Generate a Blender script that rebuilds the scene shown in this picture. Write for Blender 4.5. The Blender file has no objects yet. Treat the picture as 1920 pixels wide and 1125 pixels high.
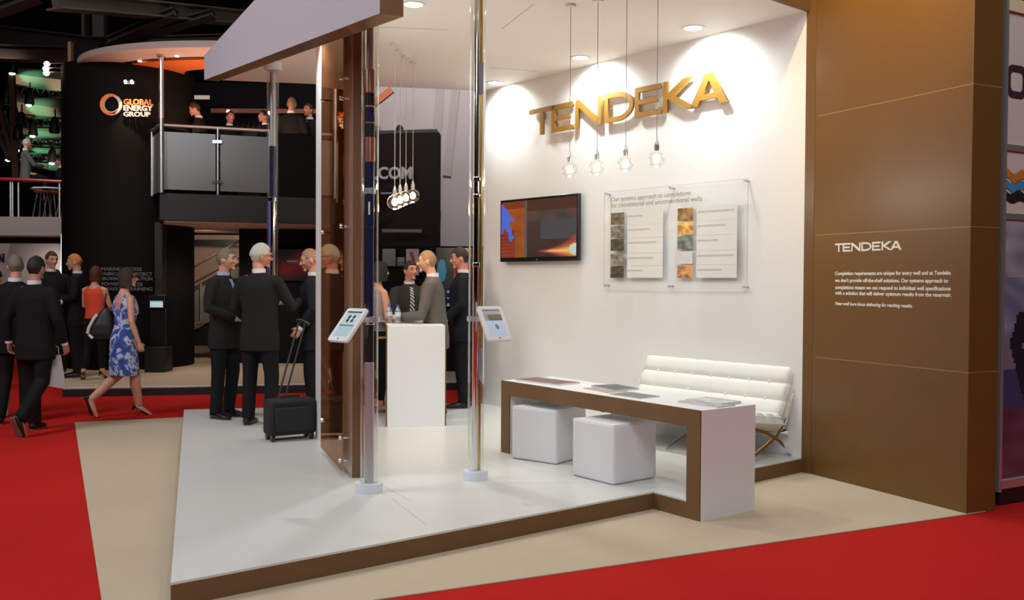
import bpy, bmesh, math, random
from mathutils import Vector, Matrix, Euler
PI = math.pi
R = math.radians
sc = bpy.context.scene
C = sc.collection
random.seed(7)

# ------------------------------------------------------------------ camera
F_PX, CX, CY = 1760.0, 960.0, 562.5
CAM_Z = 1.6
PITCH = math.atan((CY - 527.0) / F_PX)
ROLL = 0.006
CAM_ROT = Matrix.Rotation(PI / 2 - PITCH, 3, 'X') @ Matrix.Rotation(ROLL, 3, 'Z')
CAM_LOC = Vector((0, 0, CAM_Z))
cam_d = bpy.data.cameras.new('camera')
cam_d.sensor_fit = 'HORIZONTAL'; cam_d.sensor_width = 36.0
cam_d.lens = F_PX / 1920 * 36.0
cam_d.clip_start = 0.05; cam_d.clip_end = 200
cam = bpy.data.objects.new('camera', cam_d); C.objects.link(cam)
cam.matrix_world = Matrix.Translation(CAM_LOC) @ CAM_ROT.to_4x4()
sc.camera = cam

def ray(px, py):
    return CAM_ROT @ Vector(((px - CX) / F_PX, -(py - CY) / F_PX, -1.0))
def gp(px, py, z=0.0):
    """point of the plane at height z seen at a pixel (survey of the photo)"""
    d = ray(px, py); t = (z - CAM_Z) / d.z
    return CAM_LOC + d * t
def dp(px, py, depth):
    d = ray(px, py); return CAM_LOC + d * (depth / d.y)
def pp(px, py, p0, n):
    """point of the plane (p0, n) seen at a pixel"""
    d = ray(px, py); n = Vector(n)
    return CAM_LOC + d * ((Vector(p0) - CAM_LOC).dot(n) / d.dot(n))

# --------------------------------------------------------------- materials
MATS = {}
def mat(name, col, rough=0.5, metal=0.0, spec=0.5, var=0.0, scale=8.0, bump=0.0, bscale=60.0,
        emit=None, estr=0.0, coat=0.0, trans=0.0, sheen=0.0):
    if name in MATS: return MATS[name]
    m = bpy.data.materials.new(name); m.use_nodes = True
    nt = m.node_tree; b = nt.nodes['Principled BSDF']
    b.inputs['Base Color'].default_value = (*col, 1)
    b.inputs['Roughness'].default_value = rough
    b.inputs['Metallic'].default_value = metal
    b.inputs['Specular IOR Level'].default_value = spec
    b.inputs['Coat Weight'].default_value = coat
    b.inputs['Transmission Weight'].default_value = trans
    b.inputs['Sheen Weight'].default_value = sheen
    tc = nt.nodes.new('ShaderNodeTexCoord')
    if var > 0:
        n = nt.nodes.new('ShaderNodeTexNoise'); n.inputs['Scale'].default_value = scale
        n.inputs['Detail'].default_value = 4
        nt.links.new(tc.outputs['Object'], n.inputs['Vector'])
        r = nt.nodes.new('ShaderNodeMix'); r.data_type = 'RGBA'
        r.inputs[6].default_value = (*[max(0, c * (1 - var)) for c in col], 1)
        r.inputs[7].default_value = (*[min(1, c * (1 + var)) for c in col], 1)
        nt.links.new(n.outputs['Fac'], r.inputs[0]); nt.links.new(r.outputs[2], b.inputs['Base Color'])
    if bump > 0:
        n2 = nt.nodes.new('ShaderNodeTexNoise'); n2.inputs['Scale'].default_value = bscale
        n2.inputs['Detail'].default_value = 3
        nt.links.new(tc.outputs['Object'], n2.inputs['Vector'])
        bp = nt.nodes.new('ShaderNodeBump'); bp.inputs['Strength'].default_value = bump
        bp.inputs['Distance'].default_value = 0.01
        nt.links.new(n2.outputs['Fac'], bp.inputs['Height']); nt.links.new(bp.outputs['Normal'], b.inputs['Normal'])
    if emit:
        b.inputs['Emission Color'].default_value = (*emit, 1); b.inputs['Emission Strength'].default_value = estr
    MATS[name] = m
    return m
def glass_mat(name, tint, refl=0.06, rough=0.02, opac=0.0, body=(0.8, 0.8, 0.8), power=2.0, top=1.0):
    """thin clear sheet: see-through with a Fresnel mirror layer, opac = share of printed / frosted body"""
    if name in MATS: return MATS[name]
    m = bpy.data.materials.new(name); m.use_nodes = True
    nt = m.node_tree; nt.nodes.clear()
    o = nt.nodes.new('ShaderNodeOutputMaterial')
    t = nt.nodes.new('ShaderNodeBsdfTransparent'); t.inputs[0].default_value = (*tint, 1)
    g = nt.nodes.new('ShaderNodeBsdfGlossy'); g.inputs['Roughness'].default_value = rough
    g.inputs['Color'].default_value = (1, 1, 1, 1)
    lw = nt.nodes.new('ShaderNodeLayerWeight'); lw.inputs['Blend'].default_value = 0.35
    mr = nt.nodes.new('ShaderNodeMapRange'); mr.inputs['To Min'].default_value = refl; mr.inputs['To Max'].default_value = top
    pw = nt.nodes.new('ShaderNodeMath'); pw.operation = 'POWER'; pw.inputs[1].default_value = power
    nt.links.new(lw.outputs['Facing'], pw.inputs[0]); nt.links.new(pw.outputs[0], mr.inputs['Value'])
    mx = nt.nodes.new('ShaderNodeMixShader')
    d = nt.nodes.new('ShaderNodeBsdfDiffuse'); d.inputs[0].default_value = (*body, 1)
    mo = nt.nodes.new('ShaderNodeMixShader'); mo.inputs[0].default_value = opac
    nt.links.new(t.outputs[0], mo.inputs[1]); nt.links.new(d.outputs[0], mo.inputs[2])
    nt.links.new(mr.outputs[0], mx.inputs[0]); nt.links.new(mo.outputs[0], mx.inputs[1]); nt.links.new(g.outputs[0], mx.inputs[2])
    nt.links.new(mx.outputs[0], o.inputs[0])
    MATS[name] = m
    return m
def vcol_mat(name, estr=0.0, rough=0.35):
    """picture material: colours are the printed / displayed image on the sheet"""
    if name in MATS: return MATS[name]
    m = bpy.data.materials.new(name); m.use_nodes = True
    nt = m.node_tree; b = nt.nodes['Principled BSDF']
    a = nt.nodes.new('ShaderNodeVertexColor'); a.layer_name = 'Picture'
    b.inputs['Roughness'].default_value = rough
    if estr > 0:
        b.inputs['Base Color'].default_value = (0.01, 0.01, 0.01, 1)
        nt.links.new(a.outputs['Color'], b.inputs['Emission Color']); b.inputs['Emission Strength'].default_value = estr
    else:
        nt.links.new(a.outputs['Color'], b.inputs['Base Color'])
    MATS[name] = m
    return m

# ------------------------------------------------------------ mesh builder
def frame(d, up=(0, 0, 1)):
    d = Vector(d).normalized(); up = Vector(up)
    if abs(d.dot(up.normalized())) > 0.98: up = Vector((0, 1, 0)) if abs(d.y) < 0.9 else Vector((1, 0, 0))
    s = d.cross(up).normalized(); u = s.cross(d).normalized()
    return s, u
class MB:
    def __init__(self): self.v = []; self.f = []; self.mi = []; self.cur = 0
    def add(self, vs, fs):
        b = len(self.v); self.v += [Vector(p) for p in vs]
        self.f += [tuple(b + i for i in f) for f in fs]; self.mi += [self.cur] * len(fs); return self
    def obox(self, o, a, b, c):
        """box with corner o and edge vectors a, b, c"""
        o, a, b, c = map(Vector, (o, a, b, c))
        vs = [o, o + a, o + a + b, o + b, o + c, o + a + c, o + a + b + c, o + b + c]
        fs = [(0, 3, 2, 1), (4, 5, 6, 7), (0, 1, 5, 4), (1, 2, 6, 5), (2, 3, 7, 6), (3, 0, 4, 7)]
        if a.cross(b).dot(c) < 0: fs = [f[::-1] for f in fs]
        return self.add(vs, fs)
    def box(self, c, s):
        c = Vector(c); x, y, z = s
        return self.obox(c - Vector((x, y, z)) / 2, (x, 0, 0), (0, y, 0), (0, 0, z))
    def bar(self, p0, p1, w, h, up=(0, 0, 1)):
        p0, p1 = Vector(p0), Vector(p1); s, u = frame(p1 - p0, up)
        return self.obox(p0 - s * w / 2 - u * h / 2, s * w, p1 - p0, u * h)
    def loft(self, path, radii, n=12, up=(0, 0, 1), caps=True, close=False, up_each=None, horiz=False, sq=1.0):
        P = [Vector(p) for p in path]; m = len(P); vs = []; ps = None
        for i, p in enumerate(P):
            if horiz: s, u = Vector((1, 0, 0)), Vector((0, -1, 0))
            else:
                d = (P[min(i + 1, m - 1)] - P[max(i - 1, 0)])
                if ps is None: s, u = frame(d, up)
                else:
                    dn = d.normalized(); s = (ps - dn * ps.dot(dn)).normalized(); u = s.cross(dn).normalized()
                ps = s
            r = radii[i]; rx, ry = (r, r) if not isinstance(r, (tuple, list)) else r
            for k in range(n):
                a = 2 * PI * k / n
                ca, sa = math.cos(a), math.sin(a)
                if sq != 1.0:
                    ca = math.copysign(abs(ca) ** sq, ca); sa = math.copysign(abs(sa) ** sq, sa)
                vs.append(p + s * rx * ca + u * ry * sa)
        fs = []
        for i in range(m - 1):
            for k in range(n):
                a, b = i * n + k, i * n + (k + 1) % n
                fs.append((a, b, b + n, a + n))
        if caps:
            fs.append(tuple(range(n))[::-1]); fs.append(tuple((m - 1) * n + k for k in range(n)))
        return self.add(vs, fs)
    def tube(self, path, r, n=10, **k): return self.loft(path, [r] * len(path), n, **k)
    def cyl(self, p0, p1, r0, r1=None, n=20):
        return self.loft([p0, p1], [r0, r0 if r1 is None else r1], n)
    def ring(self, p0, p1, ro, ri, n=32):
        p0, p1 = Vector(p0), Vector(p1); s, u = frame(p1 - p0); vs = []
        for p, r in ((p0, ro), (p1, ro), (p1, ri), (p0, ri)):
            vs += [p + s * r * math.cos(2 * PI * k / n) + u * r * math.sin(2 * PI * k / n) for k in range(n)]
        fs = []
        for j in range(4):
            for k in range(n):
                a, b = j * n + k, j * n + (k + 1) % n; j2 = ((j + 1) % 4) * n
                fs.append((a, b, j2 + (k + 1) % n, j2 + k))
        return self.add(vs, fs)
    def ell(self, c, r, rot=None, n=14, m=10):
        c = Vector(c); vs = []; fs = []
        rot = rot or Matrix.Identity(3)
        vs.append(c + rot @ Vector((0, 0, r[2])))
        for i in range(1, m):
            t = PI * i / m
            for k in range(n):
                a = 2 * PI * k / n
                vs.append(c + rot @ Vector((r[0] * math.sin(t) * math.cos(a), r[1] * math.sin(t) * math.sin(a), r[2] * math.cos(t))))
        vs.append(c + rot @ Vector((0, 0, -r[2])))
        for k in range(n): fs.append((0, 1 + k, 1 + (k + 1) % n))
        for i in range(m - 2):
            for k in range(n):
                a, b = 1 + i * n + k, 1 + i * n + (k + 1) % n
                fs.append((a, a + n, b + n, b))
        L = len(vs) - 1; b0 = 1 + (m - 2) * n
        for k in range(n): fs.append((L, b0 + (k + 1) % n, b0 + k))
        return self.add(vs, fs)
    def prism(self, poly, z0, z1):
        n = len(poly); vs = [Vector((p[0], p[1], z0)) for p in poly] + [Vector((p[0], p[1], z1)) for p in poly]
        fs = [tuple(range(n))[::-1], tuple(range(n, 2 * n))] + [(k, (k + 1) % n, n + (k + 1) % n, n + k) for k in range(n)]
        return self.add(vs, fs)
    def lathe(self, c, prof, n=24):
        c = Vector(c); vs = []; m = len(prof)
        for r, z in prof:
            vs += [c + Vector((r * math.cos(2 * PI * k / n), r * math.sin(2 * PI * k / n), z)) for k in range(n)]
        fs = [(i * n + k, i * n + (k + 1) % n, (i + 1) * n + (k + 1) % n, (i + 1) * n + k) for i in range(m - 1) for k in range(n)]
        fs += [tuple(range(n))[::-1], tuple((m - 1) * n + k for k in range(n))]
        return self.add(vs, fs)
    def quad(self, a, b, c, d): return self.add([a, b, c, d], [(0, 1, 2, 3)])
    def xf(self, M):
        self.v = [M @ p for p in self.v]; return self
    def mesh(self, name='m'):
        me = bpy.data.meshes.new(name); me.from_pydata([tuple(p) for p in self.v], [], self.f); me.update()
        bm = bmesh.new(); bm.from_mesh(me); bmesh.ops.recalc_face_normals(bm, faces=bm.faces); bm.to_mesh(me); bm.free()
        return me
def finish(me, name, m, parent=None, smooth=False, ang=0.7, bevel=0.0, seg=2):
    ms = m if isinstance(m, (list, tuple)) else [m]
    me.name = name
    if not len(me.materials):
        for k in ms: me.materials.append(k)
    if smooth:
        me.polygons.foreach_set('use_smooth', [True] * len(me.polygons))
        if ang: me.set_sharp_from_angle(angle=ang)
    o = bpy.data.objects.new(name, me); C.objects.link(o)
    if parent: o.parent = parent
    if bevel:
        b = o.modifiers.new('edge', 'BEVEL'); b.width = bevel; b.segments = seg; b.limit_method = 'ANGLE'; b.angle_limit = 0.6
        me.polygons.foreach_set('use_smooth', [True] * len(me.polygons)); me.set_sharp_from_angle(angle=0.9)
    return o
def build(mb, name, m, parent=None, world=True, **k):
    """link ONE mesh object; world coordinates are turned into the parent's own frame"""
    if parent is not None and world:
        inv = pmat(parent).inverted(); mb = MBcopy(mb); mb.xf(inv)
    base = None
    if parent is None:
        xs = [p.x for p in mb.v]; ys = [p.y for p in mb.v]; z0 = min(p.z for p in mb.v)
        base = Vector(((min(xs) + max(xs)) / 2, (min(ys) + max(ys)) / 2, z0))
        mb = MBcopy(mb); mb.xf(Matrix.Translation(-base))
    me = mb.mesh(name)
    if any(mb.mi): me.polygons.foreach_set('material_index', mb.mi)
    o = finish(me, name, m, parent, **k)
    if base is not None: o.location = base
    return o
def MBcopy(mb):
    n = MB(); n.v = [Vector(p) for p in mb.v]; n.f = list(mb.f); n.mi = list(mb.mi); return n
def pmat(o):
    M = Matrix.Translation(o.location) @ o.rotation_euler.to_matrix().to_4x4() @ Matrix.Diagonal((*o.scale, 1))
    return (pmat(o.parent) @ M) if o.parent else M
def thing(name, label, cat, loc=(0, 0, 0), rotz=0.0, group=None):
    o = bpy.data.objects.new(name, None); C.objects.link(o); o.location = loc; o.rotation_euler = (0, 0, rotz)
    o.empty_display_size = 0.1
    o['label'] = label; o['category'] = cat
    if group: o['group'] = group
    return o
def tag(o, label, cat, group=None, kind=None):
    o['label'] = label; o['category'] = cat
    if group: o['group'] = group
    if kind: o['kind'] = kind
    return o
def structure(o, label=None, cat=None):
    o['kind'] = 'structure'
    if label: o['label'] = label
    if cat: o['category'] = cat
    return o
def dup(o, parent=None):
    c = o.copy(); C.objects.link(c); c.parent = parent
    for ch in [x for x in KIDS.get(o.name, [])]: dup(ch, c)
    return c
KIDS = {}
def note_kids(root):
    for o in C.objects:
        if o.parent is not None: KIDS.setdefault(o.parent.name, [])
    for o in C.objects:
        if o.parent is not None and o not in KIDS[o.parent.name]: KIDS[o.parent.name].append(o)

def curve_mesh(splines, depth=0.0, beveld=0.0):
    """filled flat outline (holes allowed) in local XY, extruded +-depth/2 along Z"""
    cu = bpy.data.curves.new('c', 'CURVE'); cu.dimensions = '2D'; cu.fill_mode = 'BOTH'; cu.extrude = depth / 2
    for s in splines:
        sp = cu.splines.new('POLY'); sp.points.add(len(s) - 1)
        for i, p in enumerate(s): sp.points[i].co = (p[0], p[1], 0, 1)
        sp.use_cyclic_u = True
    ob = bpy.data.objects.new('c', cu); C.objects.link(ob)
    me = bpy.data.meshes.new_from_object(ob.evaluated_get(bpy.context.evaluated_depsgraph_get()))
    bpy.data.objects.remove(ob); bpy.data.curves.remove(cu)
    return me
def text_mesh(txt, size=1.0, depth=0.002, bold=0.0, shear=0.0, align='LEFT', spacing=1.0):
    cu = bpy.data.curves.new('t', 'FONT'); cu.body = txt; cu.size = size; cu.extrude = depth / 2; cu.offset = bold
    cu.shear = shear; cu.align_x = align; cu.space_character = spacing; cu.resolution_u = 3
    ob = bpy.data.objects.new('t', cu); C.objects.link(ob)
    me = bpy.data.meshes.new_from_object(ob.evaluated_get(bpy.context.evaluated_depsgraph_get()))
    bpy.data.objects.remove(ob); bpy.data.curves.remove(cu)
    return me
def place_mesh(me, M):
    me.transform(M); me.update(); return me
def basis(o, x, y):
    """4x4 with origin o, X axis x, Y axis y"""
    x = Vector(x).normalized(); y = Vector(y).normalized(); z = x.cross(y).normalized(); y = z.cross(x)
    return Matrix.Translation(Vector(o)) @ Matrix((x, y, z)).transposed().to_4x4()
def write_on(txt, o, x, y, name, m, parent, width=None, height=None, **k):
    """lettering standing on a surface: origin o (bottom left), reading along x, up along y, fitted to width / cap height"""
    me = text_mesh(txt, **k)
    xs = [v.co.x for v in me.vertices]; ys = [v.co.y for v in me.vertices]
    if not xs: return None
    sx = sy = 1.0
    if height: sx = sy = height / (max(ys) if max(ys) > 0 else 1)
    if width: sx = width / (max(xs) - min(xs))
    if width and not height: sy = sx
    me.transform(Matrix.Diagonal((sx, sy, 1, 1)) @ Matrix.Translation((-min(xs), 0, 0)))
    me.transform(basis(o, x, y))
    if parent: me.transform(pmat(parent).inverted())
    return finish(me, name, m, parent)
def picture(name, o, x, y, w, h, func, nx, ny, parent, m):
    """flat image of its own: a w x h sheet whose printed / shown colours come from func(u, v)"""
    M = basis(o, x, y); vs = []; fs = []
    if parent: M = pmat(parent).inverted() @ M
    for j in range(ny + 1):
        for i in range(nx + 1): vs.append(M @ Vector((w * i / nx, h * j / ny, 0)))
    for j in range(ny):
        for i in range(nx):
            a = j * (nx + 1) + i; fs.append((a, a + 1, a + nx + 2, a + nx + 1))
    me = bpy.data.meshes.new(name); me.from_pydata(vs, [], fs); me.update()
    ca = me.color_attributes.new('Picture', 'FLOAT_COLOR', 'CORNER')
    cols = []
    for j in range(ny):
        for i in range(nx):
            c = func((i + 0.5) / nx, (j + 0.5) / ny); cols += [c[0], c[1], c[2], 1.0] * 4
    ca.data.foreach_set('color', cols)
    return finish(me, name, m, parent)
def remesh(mb, voxel, smooth_it=3, fac=0.5):
    me = mb.mesh('tmp'); ob = bpy.data.objects.new('tmp', me); C.objects.link(ob)
    r = ob.modifiers.new('r', 'REMESH'); r.mode = 'VOXEL'; r.voxel_size = voxel; r.use_smooth_shade = True
    if smooth_it:
        s = ob.modifiers.new('s', 'SMOOTH'); s.factor = fac; s.iterations = smooth_it
    out = bpy.data.meshes.new_from_object(ob.evaluated_get(bpy.context.evaluated_depsgraph_get()))
    bpy.data.objects.remove(ob); bpy.data.meshes.remove(me)
    out.polygons.foreach_set('use_smooth', [True] * len(out.polygons))
    return out
def lerp(a, b, t): return a + (b - a) * t
# ================================================================= people
def cloth(name, col, rough=0.85, var=0.12, spec=0.25): return mat(name, col, rough, spec=spec, var=var, scale=40, bump=0.15, bscale=25)
SKIN = {'fair': mat('skin_fair', (0.62, 0.33, 0.22), 0.5, var=0.08, scale=15), 'tan': mat('skin_tan', (0.45, 0.22, 0.14), 0.5, var=0.08, scale=15),
        'ruddy': mat('skin_ruddy', (0.60, 0.27, 0.18), 0.5, var=0.1, scale=15), 'dark': mat('skin_dark', (0.16, 0.07, 0.045), 0.5, var=0.08, scale=15)}
HAIR = {'brown': mat('hair_brown', (0.034, 0.017, 0.009), 0.75, var=0.4, scale=60, bump=0.5, bscale=90),
        'black': mat('hair_black', (0.010, 0.007, 0.006), 0.7, var=0.4, scale=60, bump=0.5, bscale=90),
        'grey': mat('hair_grey', (0.50, 0.49, 0.42), 0.6, var=0.25, scale=60, bump=0.5, bscale=90),
        'salt': mat('hair_salt', (0.17, 0.14, 0.11), 0.6, var=0.35, scale=60, bump=0.5, bscale=90),
        'ginger': mat('hair_ginger', (0.55, 0.20, 0.05), 0.55, var=0.3, scale=60, bump=0.5, bscale=90),
        'auburn': mat('hair_auburn', (0.075, 0.024, 0.010), 0.7, var=0.3, scale=60, bump=0.5, bscale=90),
        'sandy': mat('hair_sandy', (0.30, 0.18, 0.09), 0.55, var=0.3, scale=60, bump=0.5, bscale=90)}
M_EYE = mat('eye_dark', (0.02, 0.015, 0.012), 0.2)
M_LIP = mat('lip', (0.36, 0.10, 0.08), 0.5)
M_SHOE = mat('shoe_leather', (0.010, 0.009, 0.009), 0.3, var=0.2)
M_SOLE = mat('shoe_sole', (0.20, 0.12, 0.09), 0.7, var=0.2)
M_SHIRT = cloth('white_shirt', (0.75, 0.76, 0.80))
M_GLASSF = mat('spectacle_frame', (0.02, 0.02, 0.02), 0.3)

def head_dir_pt(d, f=1.0):
    x, y, z = d
    px, py, pz = x * 0.076 * f, y * 0.097 * f, z * 0.118 * f
    if z < 0:
        t = -z
        px *= 1 - 0.30 * t ** 1.4
        py *= (1 - 0.42 * t) if y > 0 else (1 - 0.06 * t)
    return Vector((px, py, pz))
def head_mb(Rh, hc):
    m = MB(); n, k = 28, 20; vs = []; fs = []
    for i in range(k + 1):
        t = PI * i / k
        for j in range(n):
            a = 2 * PI * j / n
            vs.append(head_dir_pt((math.sin(t) * math.cos(a), math.sin(t) * math.sin(a), math.cos(t))))
    for i in range(k):
        for j in range(n):
            a, b = i * n + j, i * n + (j + 1) % n; fs.append((a, a + n, b + n, b))
    m.add(vs, fs)
    m.loft([(0, -0.088, 0.026), (0, -0.101, 0.002), (0, -0.114, -0.022), (0, -0.100, -0.033)], [0.009, 0.011, 0.015, 0.010], 8)      # nose
    m.ell((-0.013, -0.098, -0.027), (0.009, 0.010, 0.008)); m.ell((0.013, -0.098, -0.027), (0.009, 0.010, 0.008))
    m.ell((0, -0.078, 0.030), (0.056, 0.020, 0.011))                      # brow
    m.ell((0.036, -0.066, -0.022), (0.022, 0.022, 0.018)); m.ell((-0.036, -0.066, -0.022), (0.022, 0.022, 0.018))   # cheeks
    m.ell((0, -0.080, -0.093), (0.024, 0.018, 0.018))                     # chin
    m.ell((0, -0.086, -0.058), (0.024, 0.014, 0.012))
    for s in (-1, 1):
        m.ell((s * 0.077, 0.012, -0.008), (0.009, 0.019, 0.031), Matrix.Rotation(s * 0.25, 3, 'Z') @ Matrix.Rotation(-0.15, 3, 'X'))
    m.xf(Matrix.Translation(hc) @ Rh.to_4x4()); return m
def hair_mb(kind, Rh, hc):
    m = MB(); n, k = 40, 30; vs = []; fs = []
    for i in range(k + 1):
        t = PI * i / k
        for j in range(n):
            a = 2 * PI * j / n
            d = Vector((math.sin(t) * math.cos(a), math.sin(t) * math.sin(a), math.cos(t)))
            phi = math.degrees(math.atan2(abs(d.x), -d.y))
            rec = 0.74 if kind == 'receding' else 0.56
            lo = rec if phi < 50 else (lerp(rec, -0.05, (phi - 50) / 22) if phi < 72 else (0.02 if phi < 100 else lerp(0.0, -0.66, min(1, (phi - 100) / 30))))
            f = 1.085 if d.z > 0 else 1.055
            if kind == 'bob':
                lo = 0.42 if phi < 38 else (lerp(0.42, -1.2, min(1, (phi - 38) / 22)))
                f = 1.13
            if kind == 'thick': f = 1.15 if d.z > 0 else 1.08
            if kind == 'cropped': f = 1.04
            inh = d.z > lo
            ww = 0.006 * math.sin(a * 9 + i) if inh else 0
            p = head_dir_pt(d, (f + ww) if inh else 0.86)
            if kind == 'bob' and inh and d.z < 0.1:
                q = min(1, (0.1 - d.z) / 0.9)
                rr = Vector((d.x, d.y, 0)); rr = rr.normalized() if rr.length > 0.01 else Vector((0, 1, 0))
                p = Vector((rr.x * lerp(0.090, 0.092, q ** 2), rr.y * lerp(0.110, 0.094, q), 0.012 - 0.128 * q ** .9 ))
            vs.append(p)
    for i in range(k):
        for j in range(n):
            a, b = i * n + j, i * n + (j + 1) % n; fs.append((a, a + n, b + n, b))
    m.add(vs, fs); m.xf(Matrix.Translation(hc) @ Rh.to_4x4()); return m

def hand_mb(m, w, d, pn, curl=0.5, side=1, sc_=1.0):
    """palm with five separate fingers; w wrist, d direction, pn palm normal, side: +1 puts the thumb on d x pn side"""
    w = Vector(w); d = Vector(d).normalized(); pn = Vector(pn); pn = (pn - d * pn.dot(d)).normalized(); s = d.cross(pn) * side
    k = sc_
    def P(a, b, c): return w + d * a * k + s * b * k + pn * c * k
    m.loft([P(-0.03, 0, 0), P(0.0, 0, 0), P(0.03, 0, 0), P(0.07, 0, 0.002), P(0.092, 0, 0.002)], [(0.026 * k, 0.021 * k), (0.027 * k, 0.019 * k), (0.037 * k, 0.017 * k), (0.043 * k, 0.015 * k), (0.041 * k, 0.011 * k)], 12, up=pn)
    for i, (off, L) in enumerate(((0.032, 0.068), (0.011, 0.078), (-0.011, 0.073), (-0.032, 0.058))):
        p = P(0.085, off, 0.0); pts = [p]; ang = 0.15 + 0.1 * i * curl
        for seg in (0.45, 0.32, 0.23):
            ang += curl * 0.75
            p = p + (d * math.cos(ang) + pn * math.sin(ang)) * L * seg * k; pts.append(p)
        m.loft(pts, [0.0095 * k, 0.009 * k, 0.008 * k, 0.0065 * k], 8, up=s)
    b = P(0.022, 0.026, 0.004); t1 = b + (d * 0.55 + s * 0.65 + pn * 0.35).normalized() * 0.038 * k
    t2 = t1 + (d * 0.85 + s * 0.2 + pn * (0.3 + 0.4 * curl)).normalized() * 0.032 * k
    m.loft([b, t1, t2], [0.014 * k, 0.011 * k, 0.008 * k], 8)

TORSO_M = [(0.90, .172, .118, 0), (1.00, .162, .108, 0), (1.12, .155, .103, -.005), (1.27, .172, .112, -.008), (1.38, .175, .108, 0), (1.45, .145, .085, .008), (1.49, .09, .065, .012), (1.53, .055, .055, .010)]
JACK_M = [(0.74, .205, .140, 0), (0.86, .205, .142, 0), (0.98, .192, .132, 0), (1.12, .186, .128, -.004), (1.27, .200, .135, -.008), (1.37, .200, .128, 0), (1.44, .172, .102, .008), (1.485, .115, .080, .014), (1.515, .072, .068, .014)]
def ring_at(rings, z):
    if z <= rings[0][0]: return rings[0][1:]
    for a, b in zip(rings, rings[1:]):
        if z <= b[0]:
            t = (z - a[0]) / (b[0] - a[0]); return tuple(lerp(a[i], b[i], t) for i in (1, 2, 3))
    return rings[-1][1:]

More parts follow.
